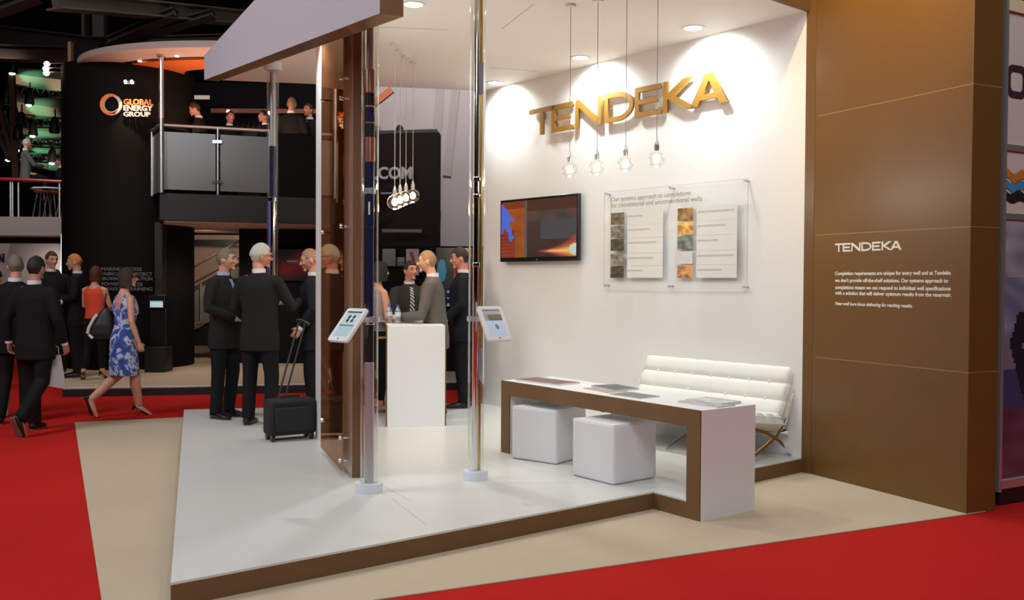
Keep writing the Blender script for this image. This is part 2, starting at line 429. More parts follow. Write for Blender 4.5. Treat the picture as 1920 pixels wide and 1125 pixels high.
def person(loc, facing, H, label, cat='person', group=None, skin='fair', hair='short', haircol='brown', top='suit', topmat=None, botmat=None,
           legs='trousers', tie=None, shirt=True, pose=None, wf=1.0, vox=0.0075, collar=True, shoes='flat', glasses=False, face=True, skirt_mat=None,
           shirtmat=None, lowdetail=False, lapel=True):
    p = dict(lean=0.0, Lel=(.262, .03, 1.16), Lwr=(.275, -.05, .915), Rel=(-.262, .03, 1.16), Rwr=(-.275, -.05, .915),
             Lkn=(.098, -.01, .50), Lan=(.105, .03, .085), Rkn=(-.098, -.01, .50), Ran=(-.105, .03, .085),
             Lft=(.12, -1, 0), Rft=(-.12, -1, 0), yaw=0.0, nod=0.0, tilt=0.0, Lcurl=.5, Rcurl=.5, pel=0.0)
    p.update(pose or {})
    s = H / 1.8
    root = thing('person', label, cat, loc, math.atan2(facing[1], facing[0]) + PI / 2, group)
    V = Vector
    def lean(q, k=1.0):
        q = V(q); q.y -= p['lean'] * max(0, q.z - .95) * k; q.z -= 0.5 * p['lean'] ** 2 * max(0, q.z - .95); return q
    # ---- head frame
    hc = lean((0, -0.02, 1.677))
    hc.y -= p['lean'] * 0.03
    Rh = Matrix.Rotation(p['yaw'], 3, 'Z') @ Matrix.Rotation(p['nod'], 3, 'X') @ Matrix.Rotation(p['tilt'], 3, 'Y')
    nb = lean((0, .012, 1.49))
    body = MB(); hm = head_mb(Rh, hc); body.add(hm.v, hm.f)
    body.loft([nb + V((0, 0, -.04)), nb + V((0, .0, .02)), hc + Rh @ V((0, .022, -.085)), hc + Rh @ V((0, .015, -.02))], [.064, .056 * (1 if wf > .95 else .88), .054 * (1 if wf > .95 else .86), .052], 14)
    # ---- body
    body.loft([lean((0, y, z)) for z, rx, ry, y in TORSO_M], [(rx * wf, ry) for z, rx, ry, y in TORSO_M], 20, horiz=True)
    arms = {}
    for sd, S in (('L', 1), ('R', -1)):
        sh0 = lean((S * .12 * wf, .008, 1.445)); sh = lean((S * .185 * wf, .008, 1.425)); el = V(p[sd + 'el']); wr = V(p[sd + 'wr'])
        arms[sd] = (sh0, sh, el, wr)
        bare = top in ('sleeveless', 'dress')
        k = .88 if wf < .95 else 1
        body.loft([sh0, sh, lerp(sh, el, .45), el, lerp(el, wr, .4), wr], [.050 * k, .052 * k, .047 * k, .040 * k, .040 * k, .026 * k], 12)
        d = p.get(sd + 'hd') or (wr - el); pn = p.get(sd + 'pn') or (V((-S, -.25, 0)))
        hand_mb(body, wr, d, pn, p[sd + 'curl'], side=(1 if S > 0 else 1) * (1 if V(d).cross(V(pn)).dot(V((0, -1, .3))) > 0 else -1), sc_=.9 if wf < .95 else 1)
        hp = V((S * .088, 0, .90 + p['pel'])); kn = V(p[sd + 'kn']); an = V(p[sd + 'an'])
        bl_ = legs == 'bare'; body.loft([hp, lerp(hp, kn, .4), kn, lerp(kn, an, .32) + V((0, .014, 0)), lerp(kn, an, .7), an], [.092 * wf, .085 * wf, .062 if bl_ else .052, .062 if bl_ else .045, .052 if bl_ else .04, .042 if bl_ else .038], 12)
        ft = V(p[sd + 'ft']).normalized()
        body.loft([an - ft * .045 + V((0, 0, -.03)), an + ft * .02 + V((0, 0, -.035)), an + ft * .10 + V((0, 0, -.045 if shoes == 'flat' else -.06)), an + ft * .155 + V((0, 0, -.055 if shoes == 'flat' else -.075))], [(.03, .035), (.036, .04), (.038, .026), (.03, .016)], 10)
    bm_ = remesh(body, vox, 1, .4); bm_.transform(Matrix.Diagonal((s, s, s, 1)))
    finish(bm_, 'body', SKIN[skin], root)
    S4 = Matrix.Diagonal((s, s, s, 1))
    def part(mb, name, m, vx=None, par=None, it=3, **k):
        if vx:
            me = remesh(mb, vx, it); me.transform(S4); return finish(me, name, m, par or root)
        mb.xf(S4); return build(mb, name, m, par or root, world=False, smooth=True, ang=k.get('ang', 0.9))
    # ---- hair and face
    if hair != 'bald': part(hair_mb(hair, Rh, hc), 'hair', HAIR[haircol], ang=0)
    if face:
        hd = Matrix.Translation(hc) @ Rh.to_4x4()
        for sx in (-1, 1):
            e = MB(); e.ell((sx * .031, -.083, .010), (.013, .008, .0065)); e.xf(hd); part(e, 'eye', M_EYE)
            b = MB(); b.loft([(sx * .014, -.099, .030), (sx * .033, -.095, .036), (sx * .052, -.078, .030)], [.004, .0055, .003], 6); b.xf(hd); part(b, 'eyebrow', HAIR[haircol])
        mo = MB(); mo.ell((0, -.0975, -.058), (.022, .006, .0065)); mo.xf(hd); part(mo, 'mouth', M_LIP)
        if glasses:
            g = MB()
            for sx in (-1, 1):
                g.loft([V((sx * .032 + .024 * math.cos(a), -.103 + .004 * math.cos(a * 2), .008 + .017 * math.sin(a))) for a in [2 * PI * i / 14 for i in range(15)]], [.003] * 15, 6)
                g.bar((sx * .056, -.10, .012), (sx * .080, .012, .010), .003, .005)
            g.bar((-.01, -.107, .012), (.01, -.107, .012), .004, .004); g.xf(hd); part(g, 'spectacles', M_GLASSF)
    rings = JACK_M
    # ---- top garment
    if top in ('suit', 'shirt', 'sweater'):
        j = MB(); rr = JACK_M if top == 'suit' else [(max(z, .88), rx * .93, ry * .93, y) for z, rx, ry, y in JACK_M[1:]]
        j.loft([lean((0, y, z)) for z, rx, ry, y in rr], [(rx * wf, ry) for z, rx, ry, y in rr], 24, horiz=True)
        q = 1.0 if top == 'suit' else .86
        for sd in 'LR':
            sh0, sh, el, wr = arms[sd]; we = lerp(el, wr, .93)
            j.loft([sh0 + V((0, 0, -.005)), sh + V((0, 0, -.012)), lerp(sh, el, .3), lerp(sh, el, .7), el, lerp(el, wr, .5), we], [.062 * q, .070 * q, .066 * q, .060 * q, .056 * q, .050 * q, .043 * q], 14)
        jk = part(j, 'jacket' if top == 'suit' else top, topmat, .011 if not lowdetail else .016)
        if top == 'suit':
            for sd in 'LR':
                if not lowdetail:
                    sh0, sh, el, wr = arms[sd]; c = MB(); dd = (wr - el).normalized(); c.cyl(lerp(el, wr, .9), lerp(el, wr, .9) + dd * .035, .034, .033, 12); part(c, 'shirt_cuff', shirtmat or M_SHIRT)
            def fr(x, z, off):
                rx, ry, cy = ring_at(JACK_M, z); rx *= wf
                t = min(.98, abs(x) / rx); return lean((x, cy - ry * math.sqrt(1 - t * t) - off, z))
            if shirt:
                vs = []; fs = []; n = 10
                for i in range(n + 1):
                    z = lerp(1.13, 1.50, i / n); hw = lerp(.004, .072, (i / n) ** .9)
                    vs += [fr(hw * u, z, -.004) for u in (-1, -.5, 0, .5, 1)]
                for i in range(n):
                    for k in range(4): fs.append((i * 5 + k, i * 5 + k + 1, i * 5 + k + 6, i * 5 + k + 5))
                part(MB().add(vs, fs), 'shirt_front', shirtmat or M_SHIRT)
                if lapel:
                    for S in (-1, 1):
                        vs = []; fs = []; n = 8
                        for i in range(n + 1):
                            z = lerp(1.12, 1.49, i / n); hw = lerp(.004, .070, (i / n) ** .9); w = .05 * math.sin(PI * min(1, .12 + i / n * .75))
                            vs += [fr(S * hw, z, .004), fr(S * (hw + w), z, .003), fr(S * (hw + w), z, -.012), fr(S * hw, z, -.012)]
                        for i in range(n):
                            for k in range(4): a = i * 4 + k; b = i * 4 + (k + 1) % 4; fs.append((a, b, b + 4, a + 4))
                        fs += [(0, 1, 2, 3), (n * 4, n * 4 + 1, n * 4 + 2, n * 4 + 3)]
                        part(MB().add(vs, fs), 'lapel', topmat, par=root)
            if tie:
                vs = []; fs = []; n = 8
                for i in range(n + 1):
                    z = lerp(1.14, 1.475, i / n); hw = lerp(.034, .016, i / n) if i < n else .022
                    vs += [fr(-hw, z, .006), fr(hw, z, .006), fr(hw, z, -.01), fr(-hw, z, -.01)]
                for i in range(n):
                    for k in range(4): a = i * 4 + k; b = i * 4 + (k + 1) % 4; fs.append((a, b, b + 4, a + 4))
                fs += [(0, 1, 2, 3), (n * 4, n * 4 + 1, n * 4 + 2, n * 4 + 3)]
                part(MB().add(vs, fs), 'necktie', tie)
        if collar:
            c = MB(); ax = (hc + Rh @ V((0, .02, -.09)) - nb).normalized()
            c.ring(nb + V((0, .004, .015)), nb + V((0, .004, .015)) + (V((0, 0, 1)) + ax * .6).normalized() * .045, .066, .056, 24); part(c, 'shirt_collar', shirtmat or M_SHIRT)
    elif top == 'sleeveless':
        j = MB(); rr = [(.97, .165, .118, 0), (1.08, .152, .110, 0), (1.16, .156, .112, -.004), (1.27, .172, .130, -.012), (1.37, .172, .118, 0), (1.44, .155, .088, .008), (1.475, .115, .066, .012)]
        j.loft([lean((0, y, z)) for z, rx, ry, y in rr], [(rx, ry) for z, rx, ry, y in rr], 24, horiz=True)
        part(j, 'top', topmat, .010)
    elif top == 'dress':
        j = MB(); rr = [(.50, .215, .165, .0), (.62, .210, .160, .0), (.78, .200, .150, .005), (.92, .190, .142, .01), (1.02, .165, .120, .005), (1.12, .146, .106, -.004), (1.22, .160, .122, -.012), (1.30, .162, .122, -.008)]
        j.loft([lean((0, y, z)) for z, rx, ry, y in rr], [(rx, ry) for z, rx, ry, y in rr], 28, horiz=True)
        for S in (-1, 1):
            j.loft([lean((S * .118, .055, 1.24)), lean((S * .105, .075, 1.33)), lean((S * .105, .055, 1.43)), lean((S * .105, .012, 1.475)), lean((S * .105, -.05, 1.43)), lean((S * .10, -.085, 1.33)), lean((S * .09, -.09, 1.24))],
                   [(.032, .03), (.034, .022), (.034, .018), (.034, .014), (.034, .018), (.04, .022), (.05, .03)], 10, up=(1, 0, 0))
            j.loft([lean((S * .12, .03, 1.26)), lean((S * .135, .02, 1.36)), lean((S * .13, .012, 1.42))], [(.05, .03), (.05, .028), (.04, .02)], 10, up=(1, 0, 0))
        part(j, 'dress', topmat, .011)
    # ---- lower garment
    if legs == 'trousers':
        t = MB(); z0 = .99 if top != 'sleeveless' else 1.02
        t.loft([(0, 0, z0 + p['pel']), (0, 0, .93 + p['pel']), (0, .004, .86 + p['pel']), (0, .002, .81 + p['pel'])], [(.160 * wf, .110), (.172 * wf, .120), (.172 * wf, .118), (.150 * wf, .105)], 20, horiz=True)
        for sd, S in (('L', 1), ('R', -1)):
            hp = V((S * .090, 0, .88 + p['pel'])); kn = V(p[sd + 'kn']); an = V(p[sd + 'an']); hem = an + (kn - an).normalized() * (-.02 if shoes == 'flat' else .06)
            a = 1.0 if wf > .95 else .92
            t.loft([hp, lerp(hp, kn, .35), lerp(hp, kn, .75), kn, lerp(kn, an, .4), hem], [.098 * a, .092 * a, .078 * a, .073 * a, .068 * a, .064 * a * (1 if wf > .95 else .85)], 14)
        part(t, 'trousers', botmat or topmat, .011 if not lowdetail else .016)
    # ---- shoes
    for sd in 'LR':
        an = V(p[sd + 'an']); ft = V(p[sd + 'ft']).normalized(); side = ft.cross(V((0, 0, 1)));
        if side.length < .1: side = V((1, 0, 0))
        side.normalize(); up = side.cross(ft).normalized()
        m = MB(); k = .88 if wf < .95 else 1
        if shoes == 'flat':
            o = an - up * .085
            m.loft([o - ft * .075 + up * .035, o - ft * .055 + up * .042, o + up * .045, o + ft * .07 + up * .038, o + ft * .14 + up * .028, o + ft * .19 + up * .022, o + ft * .205 + up * .020],
                   [(.018 * k, .022), (.036 * k, .042), (.041 * k, .045), (.046 * k, .038), (.047 * k, .028), (.036 * k, .021), (.012 * k, .010)], 14, up=up)
            sh = part(m, 'shoe', M_SHOE)
            so = MB(); so.loft([o - ft * .072 + up * .005, o - ft * .05 + up * .005, o + ft * .02 + up * .005, o + ft * .12 + up * .005, o + ft * .18 + up * .005, o + ft * .205 + up * .005], [(.022, .006), (.037, .006), (.034, .006), (.048, .006), (.036, .006), (.012, .005)], 12, up=up); part(so, 'sole', M_SOLE, par=sh)
        else:
            o = an - up * .085
            m.loft([an - ft * .055 - up * .015, an - ft * .04 - up * .03, an + ft * .02 - up * .045, an + ft * .09 - up * .062, an + ft * .15 - up * .074, an + ft * .185 - up * .078],
                   [(.022, .022), (.030, .026), (.032, .018), (.037, .018), (.030, .013), (.008, .006)], 12, up=up)
            m.loft([an - ft * .048 - up * .04, an - ft * .052 - up * .085], [.014, .006], 8)
            part(m, 'shoe', M_SHOE)
    return root
# ============================================================== materials
M_WHITE = mat('white_laminate', (0.80, 0.80, 0.80), 0.38, var=0.02, scale=2, spec=0.4)
M_WALLW = mat('white_wall_paint', (0.80, 0.79, 0.78), 0.55, var=0.02, scale=1.5, spec=0.3)
M_CEIL = mat('ceiling_paint', (0.84, 0.82, 0.78), 0.6, var=0.02, scale=1.5, spec=0.2)
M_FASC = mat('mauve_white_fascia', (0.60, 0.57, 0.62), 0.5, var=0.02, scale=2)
M_BROWN = mat('bronze_laminate', (0.150, 0.074, 0.019), 0.34, var=0.10, scale=3, spec=0.5)
M_BROWNE = mat('bronze_edging', (0.175, 0.092, 0.038), 0.5, var=0.08, scale=6, spec=0.35)
M_GOLD = mat('gold_lettering', (0.36, 0.185, 0.032), 0.45, metal=0.25, var=0.08, scale=3)
M_CHROME = mat('polished_steel', (0.80, 0.80, 0.82), 0.12, metal=1.0)
M_STEEL = mat('brushed_steel', (0.56, 0.55, 0.58), 0.34, metal=0.62, var=0.05, scale=20)
M_BRASS = mat('brass_rod', (0.72, 0.48, 0.16), 0.3, metal=1.0)
M_COPPER = mat('copper_sleeve', (0.62, 0.29, 0.21), 0.32, metal=0.85)
M_NAVY = mat('navy_sleeve', (0.018, 0.022, 0.075), 0.22, spec=0.6, coat=0.5)
M_BLKS = mat('black_sleeve', (0.018, 0.020, 0.024), 0.28, coat=0.4)
M_TUBEG = glass_mat('acrylic_tube_clear', (0.975, 0.985, 0.975), refl=0.02, rough=0.04)
M_GLASS = glass_mat('clear_acrylic_sheet', (0.992, 0.995, 0.992), refl=0.002, rough=.12, power=5.0, top=.5)
M_CAP = mat('white_cap', (0.74, 0.77, 0.82), 0.4)
M_BLACK = mat('black_panel', (0.010, 0.010, 0.010), 0.45, var=0.1, scale=3)
M_BLKPL = mat('black_plastic', (0.012, 0.012, 0.012), 0.25)
M_LEATH = mat('white_leather', (0.78, 0.77, 0.72), 0.42, var=0.03, scale=6, bump=0.12, bscale=180)
M_STOOL = mat('white_vinyl', (0.78, 0.78, 0.80), 0.45, var=0.02, scale=5, bump=0.06, bscale=150)
M_STRAP = mat('black_strap', (0.012, 0.012, 0.012), 0.5)
M_SCREEN = vcol_mat('lit_screen', estr=0.85, rough=0.12)
M_PRINT = vcol_mat('printed_picture', rough=0.35)
M_TXTW = mat('white_vinyl_lettering', (0.82, 0.80, 0.76), 0.5)
M_TXTG = mat('grey_green_print', (0.22, 0.22, 0.14), 0.5)
M_TXTL = mat('pale_grey_print', (0.36, 0.36, 0.34), 0.5)
M_LAMP = mat('lamp_white_glow', (1, 1, 1), 0.5, emit=(1.0, 0.97, 0.9), estr=14)
M_WARM = mat('filament_glow', (1, .8, .5), 0.5, emit=(1.0, 0.64, 0.29), estr=8)
M_COOLF = mat('bulb_glow', (1, .95, .85), 0.5, emit=(1.0, 0.93, 0.80), estr=7)
M_BULBG = glass_mat('bulb_glass', (1.0, 0.98, 0.93), refl=0.04)

# plank-like pale floor of the platform with thin joints
def floor_mat():
    m = mat('platform_laminate', (0.70, 0.70, 0.67), 0.33, spec=0.45, var=0.025, scale=1.2)
    return m
M_PLAT = floor_mat()
def carpet_mat(name, col, band, var=0.12):
    m = bpy.data.materials.new(name); m.use_nodes = True; nt = m.node_tree; b = nt.nodes['Principled BSDF']
    b.inputs['Roughness'].default_value = 0.95; b.inputs['Specular IOR Level'].default_value = 0.1
    tc = nt.nodes.new('ShaderNodeTexCoord')
    n = nt.nodes.new('ShaderNodeTexNoise'); n.inputs['Scale'].default_value = band; n.inputs['Detail'].default_value = 5
    n2 = nt.nodes.new('ShaderNodeTexNoise'); n2.inputs['Scale'].default_value = 220
    nt.links.new(tc.outputs['Object'], n.inputs['Vector']); nt.links.new(tc.outputs['Object'], n2.inputs['Vector'])
    ad = nt.nodes.new('ShaderNodeMath'); ad.operation = 'ADD'; nt.links.new(n.outputs['Fac'], ad.inputs[0])
    ml = nt.nodes.new('ShaderNodeMath'); ml.operation = 'MULTIPLY_ADD'; ml.inputs[1].default_value = 0.6; ml.inputs[2].default_value = -0.3
    nt.links.new(n2.outputs['Fac'], ml.inputs[0]); nt.links.new(ml.outputs[0], ad.inputs[1])
    mx = nt.nodes.new('ShaderNodeMix'); mx.data_type = 'RGBA'
    mx.inputs[6].default_value = (*[c * (1 - var) for c in col], 1); mx.inputs[7].default_value = (*[c * (1 + var) for c in col], 1)
    nt.links.new(ad.outputs[0], mx.inputs[0]); nt.links.new(mx.outputs[2], b.inputs['Base Color'])
    bp = nt.nodes.new('ShaderNodeBump'); bp.inputs['Strength'].default_value = 0.25; bp.inputs['Distance'].default_value = 0.004
    nt.links.new(n2.outputs['Fac'], bp.inputs['Height']); nt.links.new(bp.outputs['Normal'], b.inputs['Normal'])
    return m
M_RED = carpet_mat('red_carpet_pile', (0.50, 0.016, 0.013), 0.8)
M_BEIGE = carpet_mat('beige_carpet_pile', (0.56, 0.46, 0.33), 1.5, 0.07)

# ============================================================== key points
ZP = 0.13
Z3 = Vector((0, 0, 1))
W0 = gp(1503, 858, ZP); W1 = gp(907, 757, ZP)
UW = (W0 - W1).normalized(); NW = UW.cross(Z3)
LW = (W0 - W1).length
B0 = gp(1520, 890, 0); B1 = gp(1812, 965, 0)
UB = (B1 - B0).normalized(); NB = UB.cross(Z3)
ZC, ZT = 3.86, 4.07                     # canopy soffit and top
def v2(p): return Vector((p.x, p.y, 0))
def wall_pt(u, z, off=0.0): return v2(W1) + UW * u + NW * off + Z3 * z
def wuz(px, py, off=0.0):
    q = pp(px, py, W1 + NW * off, NW); return (q - W1).dot(UW), q.z
def bpt(u, z, off=0.0): return v2(B0) + UB * u + NB * off + Z3 * z
def buz(px, py, off=0.0):
    q = pp(px, py, B0 + NB * off, NB); return (q - B0).dot(UB), q.z

# ============================================================== ground
fl = MB(); fl.box((0, 16, -0.05), (60, 44, 0.1)); structure(build(fl, 'floor', M_RED), 'red hall carpet running under every stand', 'floor')
def l2(p, q, r, s):
    d1 = q - p; d2 = s - r; den = d1.x * d2.y - d1.y * d2.x; t = ((r.x - p.x) * d2.y - (r.y - p.y) * d2.x) / den; return p + d1 * t
g1, g2, g3, g4, g5 = gp(140, 793), gp(350, 783), gp(190, 1125), gp(1810, 966), gp(735, 1122)
g6 = l2(g1, g3, g4, g5); gb = g1 + (g2 - g1).normalized() * 3.3
bc = MB(); bc.prism([v2(p) for p in (g1, g6, g4, B1 - NB * .2, B0 - NB * .2, gb)], 0.001, 0.007)
tag(build(bc, 'beige_carpet', M_BEIGE), 'beige carpet laid on the red floor around the white platform', 'carpet')

# ============================================================== platform
PA = gp(320, 1093, ZP); PB = gp(1228, 921, ZP)
BF = gp(1311, 980, 0)                    # bench front right foot, on the ground
BD = (gp(939, 847, ZP) - BF); BD.z = 0; BD.normalize()      # along the bench, away
BN = Z3.cross(BD) * -1; BN = BN if BN.x > 0 else -BN         # across the bench, to its sofa side
BW = (gp(1411, 957, 0) - BF).dot(BN)
BR = v2(BF) + BN * BW
PE = l2(v2(W0), v2(W0) + NW, BR, BR + BD)
PBL = gp(345, 768, ZP); PBR = gp(845, 757, ZP); PWB = v2(W1) - UW * .1
thk = .12
pb = l2(v2(PA), v2(PB), v2(BF), v2(BF) + BD)    # notch meets the bench front plane
poly = [v2(PA), pb, v2(BF) + BD * thk, v2(BF) + BD * thk + BN * BW, PE, v2(W0), PWB, v2(PBL)]
pt = thing('exhibition_platform', 'low white stand platform with bronze edge between beige carpet and white wall', 'platform', tuple(v2(PA).lerp(v2(W0), .5)))
core = MB(); core.prism(poly, 0.0, ZP - .012); build(core, 'edge_fascia', M_BROWNE, pt)
deck = MB(); deck.prism(poly, ZP - .012, ZP); build(deck, 'deck', M_PLAT, pt)
jm = mat('deck_joint_grey', (0.42, 0.42, 0.40), 0.6)  # grey strips marking the deck joints
def joint(a, b, w=.004, z=ZP):
    a, b = v2(a), v2(b); m = MB(); s = (b - a).normalized().cross(Z3) * w / 2
    m.obox(a - s + Z3 * (z - .004), b - a, s * 2, Z3 * .0046); return m
jg = MB()
for a, b in ((gp(770, 940, ZP), gp(690, 895, ZP)), (gp(735, 935, ZP), gp(800, 985, ZP)), (gp(905, 905, ZP), gp(1240, 905, ZP))):
    q = joint(a, b); jg.add(q.v, q.f)
build(jg, 'floor_joint', jm, pt)

# ============================================================== walls
w = MB(); w.obox(wall_pt(-.02, 0), UW * (LW + .02), -NW * .14, Z3 * 4.3); structure(build(w, 'wall_back', M_WALLW), 'tall white wall behind the sofa with bronze lettering', 'wall')
w = MB(); w.prism([v2(W0) + NW * .004, v2(B0), v2(B0) - NB * .12, v2(W0) - NW * .16 + UW * .001], 0, 5.2)
structure(build(w, 'trim_1', M_BROWN))
w = MB(); w.prism([v2(B0), v2(B1), v2(B1) - NB * .30, v2(B0) - NB * .30], 0, 5.2); structure(build(w, 'wall_right', M_BROWN, bevel=.004), 'glossy bronze brown wall with white company text', 'wall')
# panel joints of the brown wall
def bwall_joint(pa, pb_, name):
    ua, za = buz(*pa); ub, zb = buz(*pb_); zz = (za + zb) / 2
    m = MB(); m.obox(bpt(0.03, zz, -.002), UB * ((B1 - B0).length - .03), NB * .0028, Z3 * .005)
    m.obox(bpt((B1 - B0).length - .002, zz, .0), UB * .0032, -NB * .30, Z3 * .005)
    structure(build(m, name, mat('bronze_joint', (0.36, 0.24, 0.12), 0.4)))
bwall_joint((1560, 213), (1812, 160), 'trim_2'); bwall_joint((1560, 440), (1812, 426), 'trim_3'); bwall_joint((1600, 676), (1812, 701), 'trim_4')

# ---- canopy
FN = dp(712, 25, 5.6); FF = dp(383, 150, 10.4)
FN2, FF2 = v2(FN), v2(FF)
FD = (FF2 - FN2).normalized(); FI = FD.cross(Z3); FI = FI if FI.x > 0 else -FI
Cc = [v2(W0) - UW * .002, v2(W0) + NW * 2.9 - UW * .002, FN2 + FI * .10, FF2 + FI * .10 , v2(W1) + UW * 0 - FD * 0]
Cc[3] = v2(gp(400, 150, ZC)); Cc[4] = v2(W1)
c = MB(); c.prism(Cc, ZC, ZT - .01)
ceil = build(c, 'ceiling', M_CEIL); structure(ceil, 'white canopy ceiling of the stand with round downlights', 'ceiling')
c = MB(); c.obox(v2(W0) - UW * .002 + Z3 * (ZC - .004) - NW * .14, UW * .03, NW * 3.04, Z3 * (ZT - ZC + .25)); structure(build(c, 'trim_5', M_BROWNE))
T = .15
ff = MB()
def fpt(p, off, z): return v2(p) + FI * off + Z3 * z
o_ = [fpt(FN, 0, FN.z), fpt(FF, 0, FF.z), fpt(FF, 0, ZT), fpt(FN, 0, ZT)]; i_ = [q + FI * T for q in o_]
ff.add(o_ + i_, [(0, 1, 2, 3)]); ff.cur = 1
ff.add(o_ + i_, [(4, 7, 6, 5), (0, 4, 5, 1), (1, 5, 6, 2), (2, 6, 7, 3), (3, 7, 4, 0)])
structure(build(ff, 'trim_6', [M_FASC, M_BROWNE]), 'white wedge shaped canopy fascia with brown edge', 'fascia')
jl = MB()
def cj(a, b):
    a, b = gp(*a, ZC), gp(*b, ZC); s = (b - a).normalized().cross(Z3) * .003; jl.obox(a - s - Z3 * .0015, b - a, s * 2, Z3 * .003)
cj((940, 55), (1000, 8)); cj((918, 126), (1010, 134)); cj((700, 50), (840, 56))
structure(build(jl, 'trim_7', mat('ceiling_joint', (0.40, 0.37, 0.33), 0.6)))

# ---- partition fin with tinted glass
QA = gp(660, 896, ZP); QB = gp(682, 896, ZP)
QD = (gp(591.5, 820, ZP) - QA); QD.z = 0; QL = QD.length; QD.normalize(); QN = QD.cross(Z3); QN = QN if QN.x < 0 else -QN
w = MB()
a0 = v2(QA); b0 = v2(QB); a1 = a0 + QD * QL; b1 = a1 - QN * .085
base = [a0, b0, b1, a1]
w.add([q + Z3 * ZP for q in base] + [q + Z3 * ZC for q in base], [(0, 3, 2, 1), (4, 5, 6, 7), (1, 2, 6, 5), (2, 3, 7, 6), (3, 0, 4, 7)])
w.cur = 1; w.add([q + Z3 * ZP for q in base[:2]] + [q + Z3 * ZC for q in base[:2]][::-1], [(0, 1, 2, 3)])
structure(build(w, 'wall_partition', [M_WALLW, M_BROWNE]), 'narrow white partition with brown end carrying the tinted glass', 'wall')
tg = thing('tinted_glass_panel', 'tall brown tinted glass panel fixed by steel studs to the white partition', 'glass panel', tuple(a0 + QN * .06 + Z3 * (ZP + .03)))
def pxof(p): return 960 + F_PX * p.x / p.y
GS = [s / 200 for s in range(0, 400)]
g0 = min(GS, key=lambda s: abs(pxof(a0 + QD * s + QN * .062) - 646)); g1_ = min(GS, key=lambda s: abs(pxof(a0 + QD * s + QN * .062) - 604))
print('glass', g0, g1_, QL)
gl = MB(); gl.obox(a0 + QD * g0 + QN * .062 + Z3 * (ZP + .05), QD * (g1_ - g0), QN * .010, Z3 * 3.62)
tint = bpy.data.materials.new('brown_tinted_glass'); tint.use_nodes = True
nt = tint.node_tree; nt.nodes.clear(); o = nt.nodes.new('ShaderNodeOutputMaterial')
t_ = nt.nodes.new('ShaderNodeBsdfTransparent'); t_.inputs[0].default_value = (.62, .42, .28, 1)
g_ = nt.nodes.new('ShaderNodeBsdfGlossy'); g_.inputs['Roughness'].default_value = .015; g_.inputs['Color'].default_value = (.95, .72, .5, 1)
mx = nt.nodes.new('ShaderNodeMixShader'); mx.inputs[0].default_value = .42
nt.links.new(t_.outputs[0], mx.inputs[1]); nt.links.new(g_.outputs[0], mx.inputs[2]); nt.links.new(mx.outputs[0], o.inputs[0])
build(gl, 'pane', tint, tg)
for k, (s_, z_) in enumerate(((g0 + .08, .25), (g0 + .08, .42), (g1_ - .08, .42), (g0 + .08, 2.0), (g1_ - .08, 2.0), (g0 + .08, 3.1), (g0 + .08, 2.95), (g1_ - .08, 3.1))):
    m = MB(); q = a0 + QD * s_ + Z3 * z_; m.cyl(q + QN * .0, q + QN * .062, .010, n=12); m.cyl(q + QN * .060, q + QN * .085, .020, .017, 16)
    build(m, 'standoff_stud', M_CHROME, tg, smooth=True)
GM = a0 + QD * 1.34 + QN * .0745

# ---- gold wordmark on the wall
def glyph(ch, w, t=.17):
    h = 1.0; tv = t * 1.05
    if ch == 'T': return [[(0, h), (w, h), (w, h - t), (w / 2 + tv / 2, h - t), (w / 2 + tv / 2, 0), (w / 2 - tv / 2, 0), (w / 2 - tv / 2, h - t), (0, h - t)]]
    if ch == 'E': return [[(0, 0), (0, h), (w, h), (w, h - t), (tv, h - t), (tv, .5 + t / 2), (w * .86, .5 + t / 2), (w * .86, .5 - t / 2), (tv, .5 - t / 2), (tv, t), (w, t), (w, 0)]]
    if ch == 'N': return [[(0, 0), (0, h), (tv * .95, h), (w - tv * .9, tv * 1.5), (w - tv * .9, h), (w, h), (w, 0), (w - tv * .95, 0), (tv * .9, h - tv * 1.5), (tv * .9, 0)]]
    if ch == 'D':
        o = [(0, 0), (0, h)]; i = [(tv, t), (tv, h - t)]
        for k in range(15):
            a = PI / 2 - PI * k / 14; o.append((w * .45 + w * .55 * math.cos(a), .5 + .5 * math.sin(a))); i.append((w * .45 + (w * .55 - tv) * math.cos(a), .5 + (.5 - t) * math.sin(a)))
        return [o, i[::-1]]
    if ch == 'K': return [[(0, 0), (0, h), (tv, h), (tv, .60), (w * .66, h), (w * .97, h), (tv + .22 * w, .50), (w * 1.06, 0), (w * .76, 0), (tv, .44), (tv, 0)]]
    if ch == 'A': return [[(0, 0), (w * .40, h), (w * .60, h), (w, 0), (w * .80, 0), (w * .725, t * 1.1), (w * .275, t * 1.1), (w * .20, 0)], [(w * .355, t * 2.15), (w * .5, .78), (w * .645, t * 2.15)]]
LP = [('T', 992, 1040), ('E', 1034, 1074), ('N', 1079, 1127), ('D', 1133, 1187), ('E', 1190, 1239), ('K', 1243, 1301), ('A', 1293, 1365)]
sgn = thing('wordmark_sign', 'large gold raised TENDEKA letters high on the white wall', 'sign', tuple(wall_pt(wuz(1180, 200, .06)[0], 2.9, .0)))
zb = [wuz(1012, 252, .06)[1], wuz(1210, 217, .06)[1], wuz(1350, 194, .06)[1]]; zt = [wuz(1016, 204, .06)[1], wuz(1215, 159, .06)[1], wuz(1328, 134, .06)[1]]
ZB, ZTT = sum(zb) / 3, sum(zt) / 3
print('wordmark z', zb, zt, 'wall len', LW, 'W0', W0, 'W1', W1)
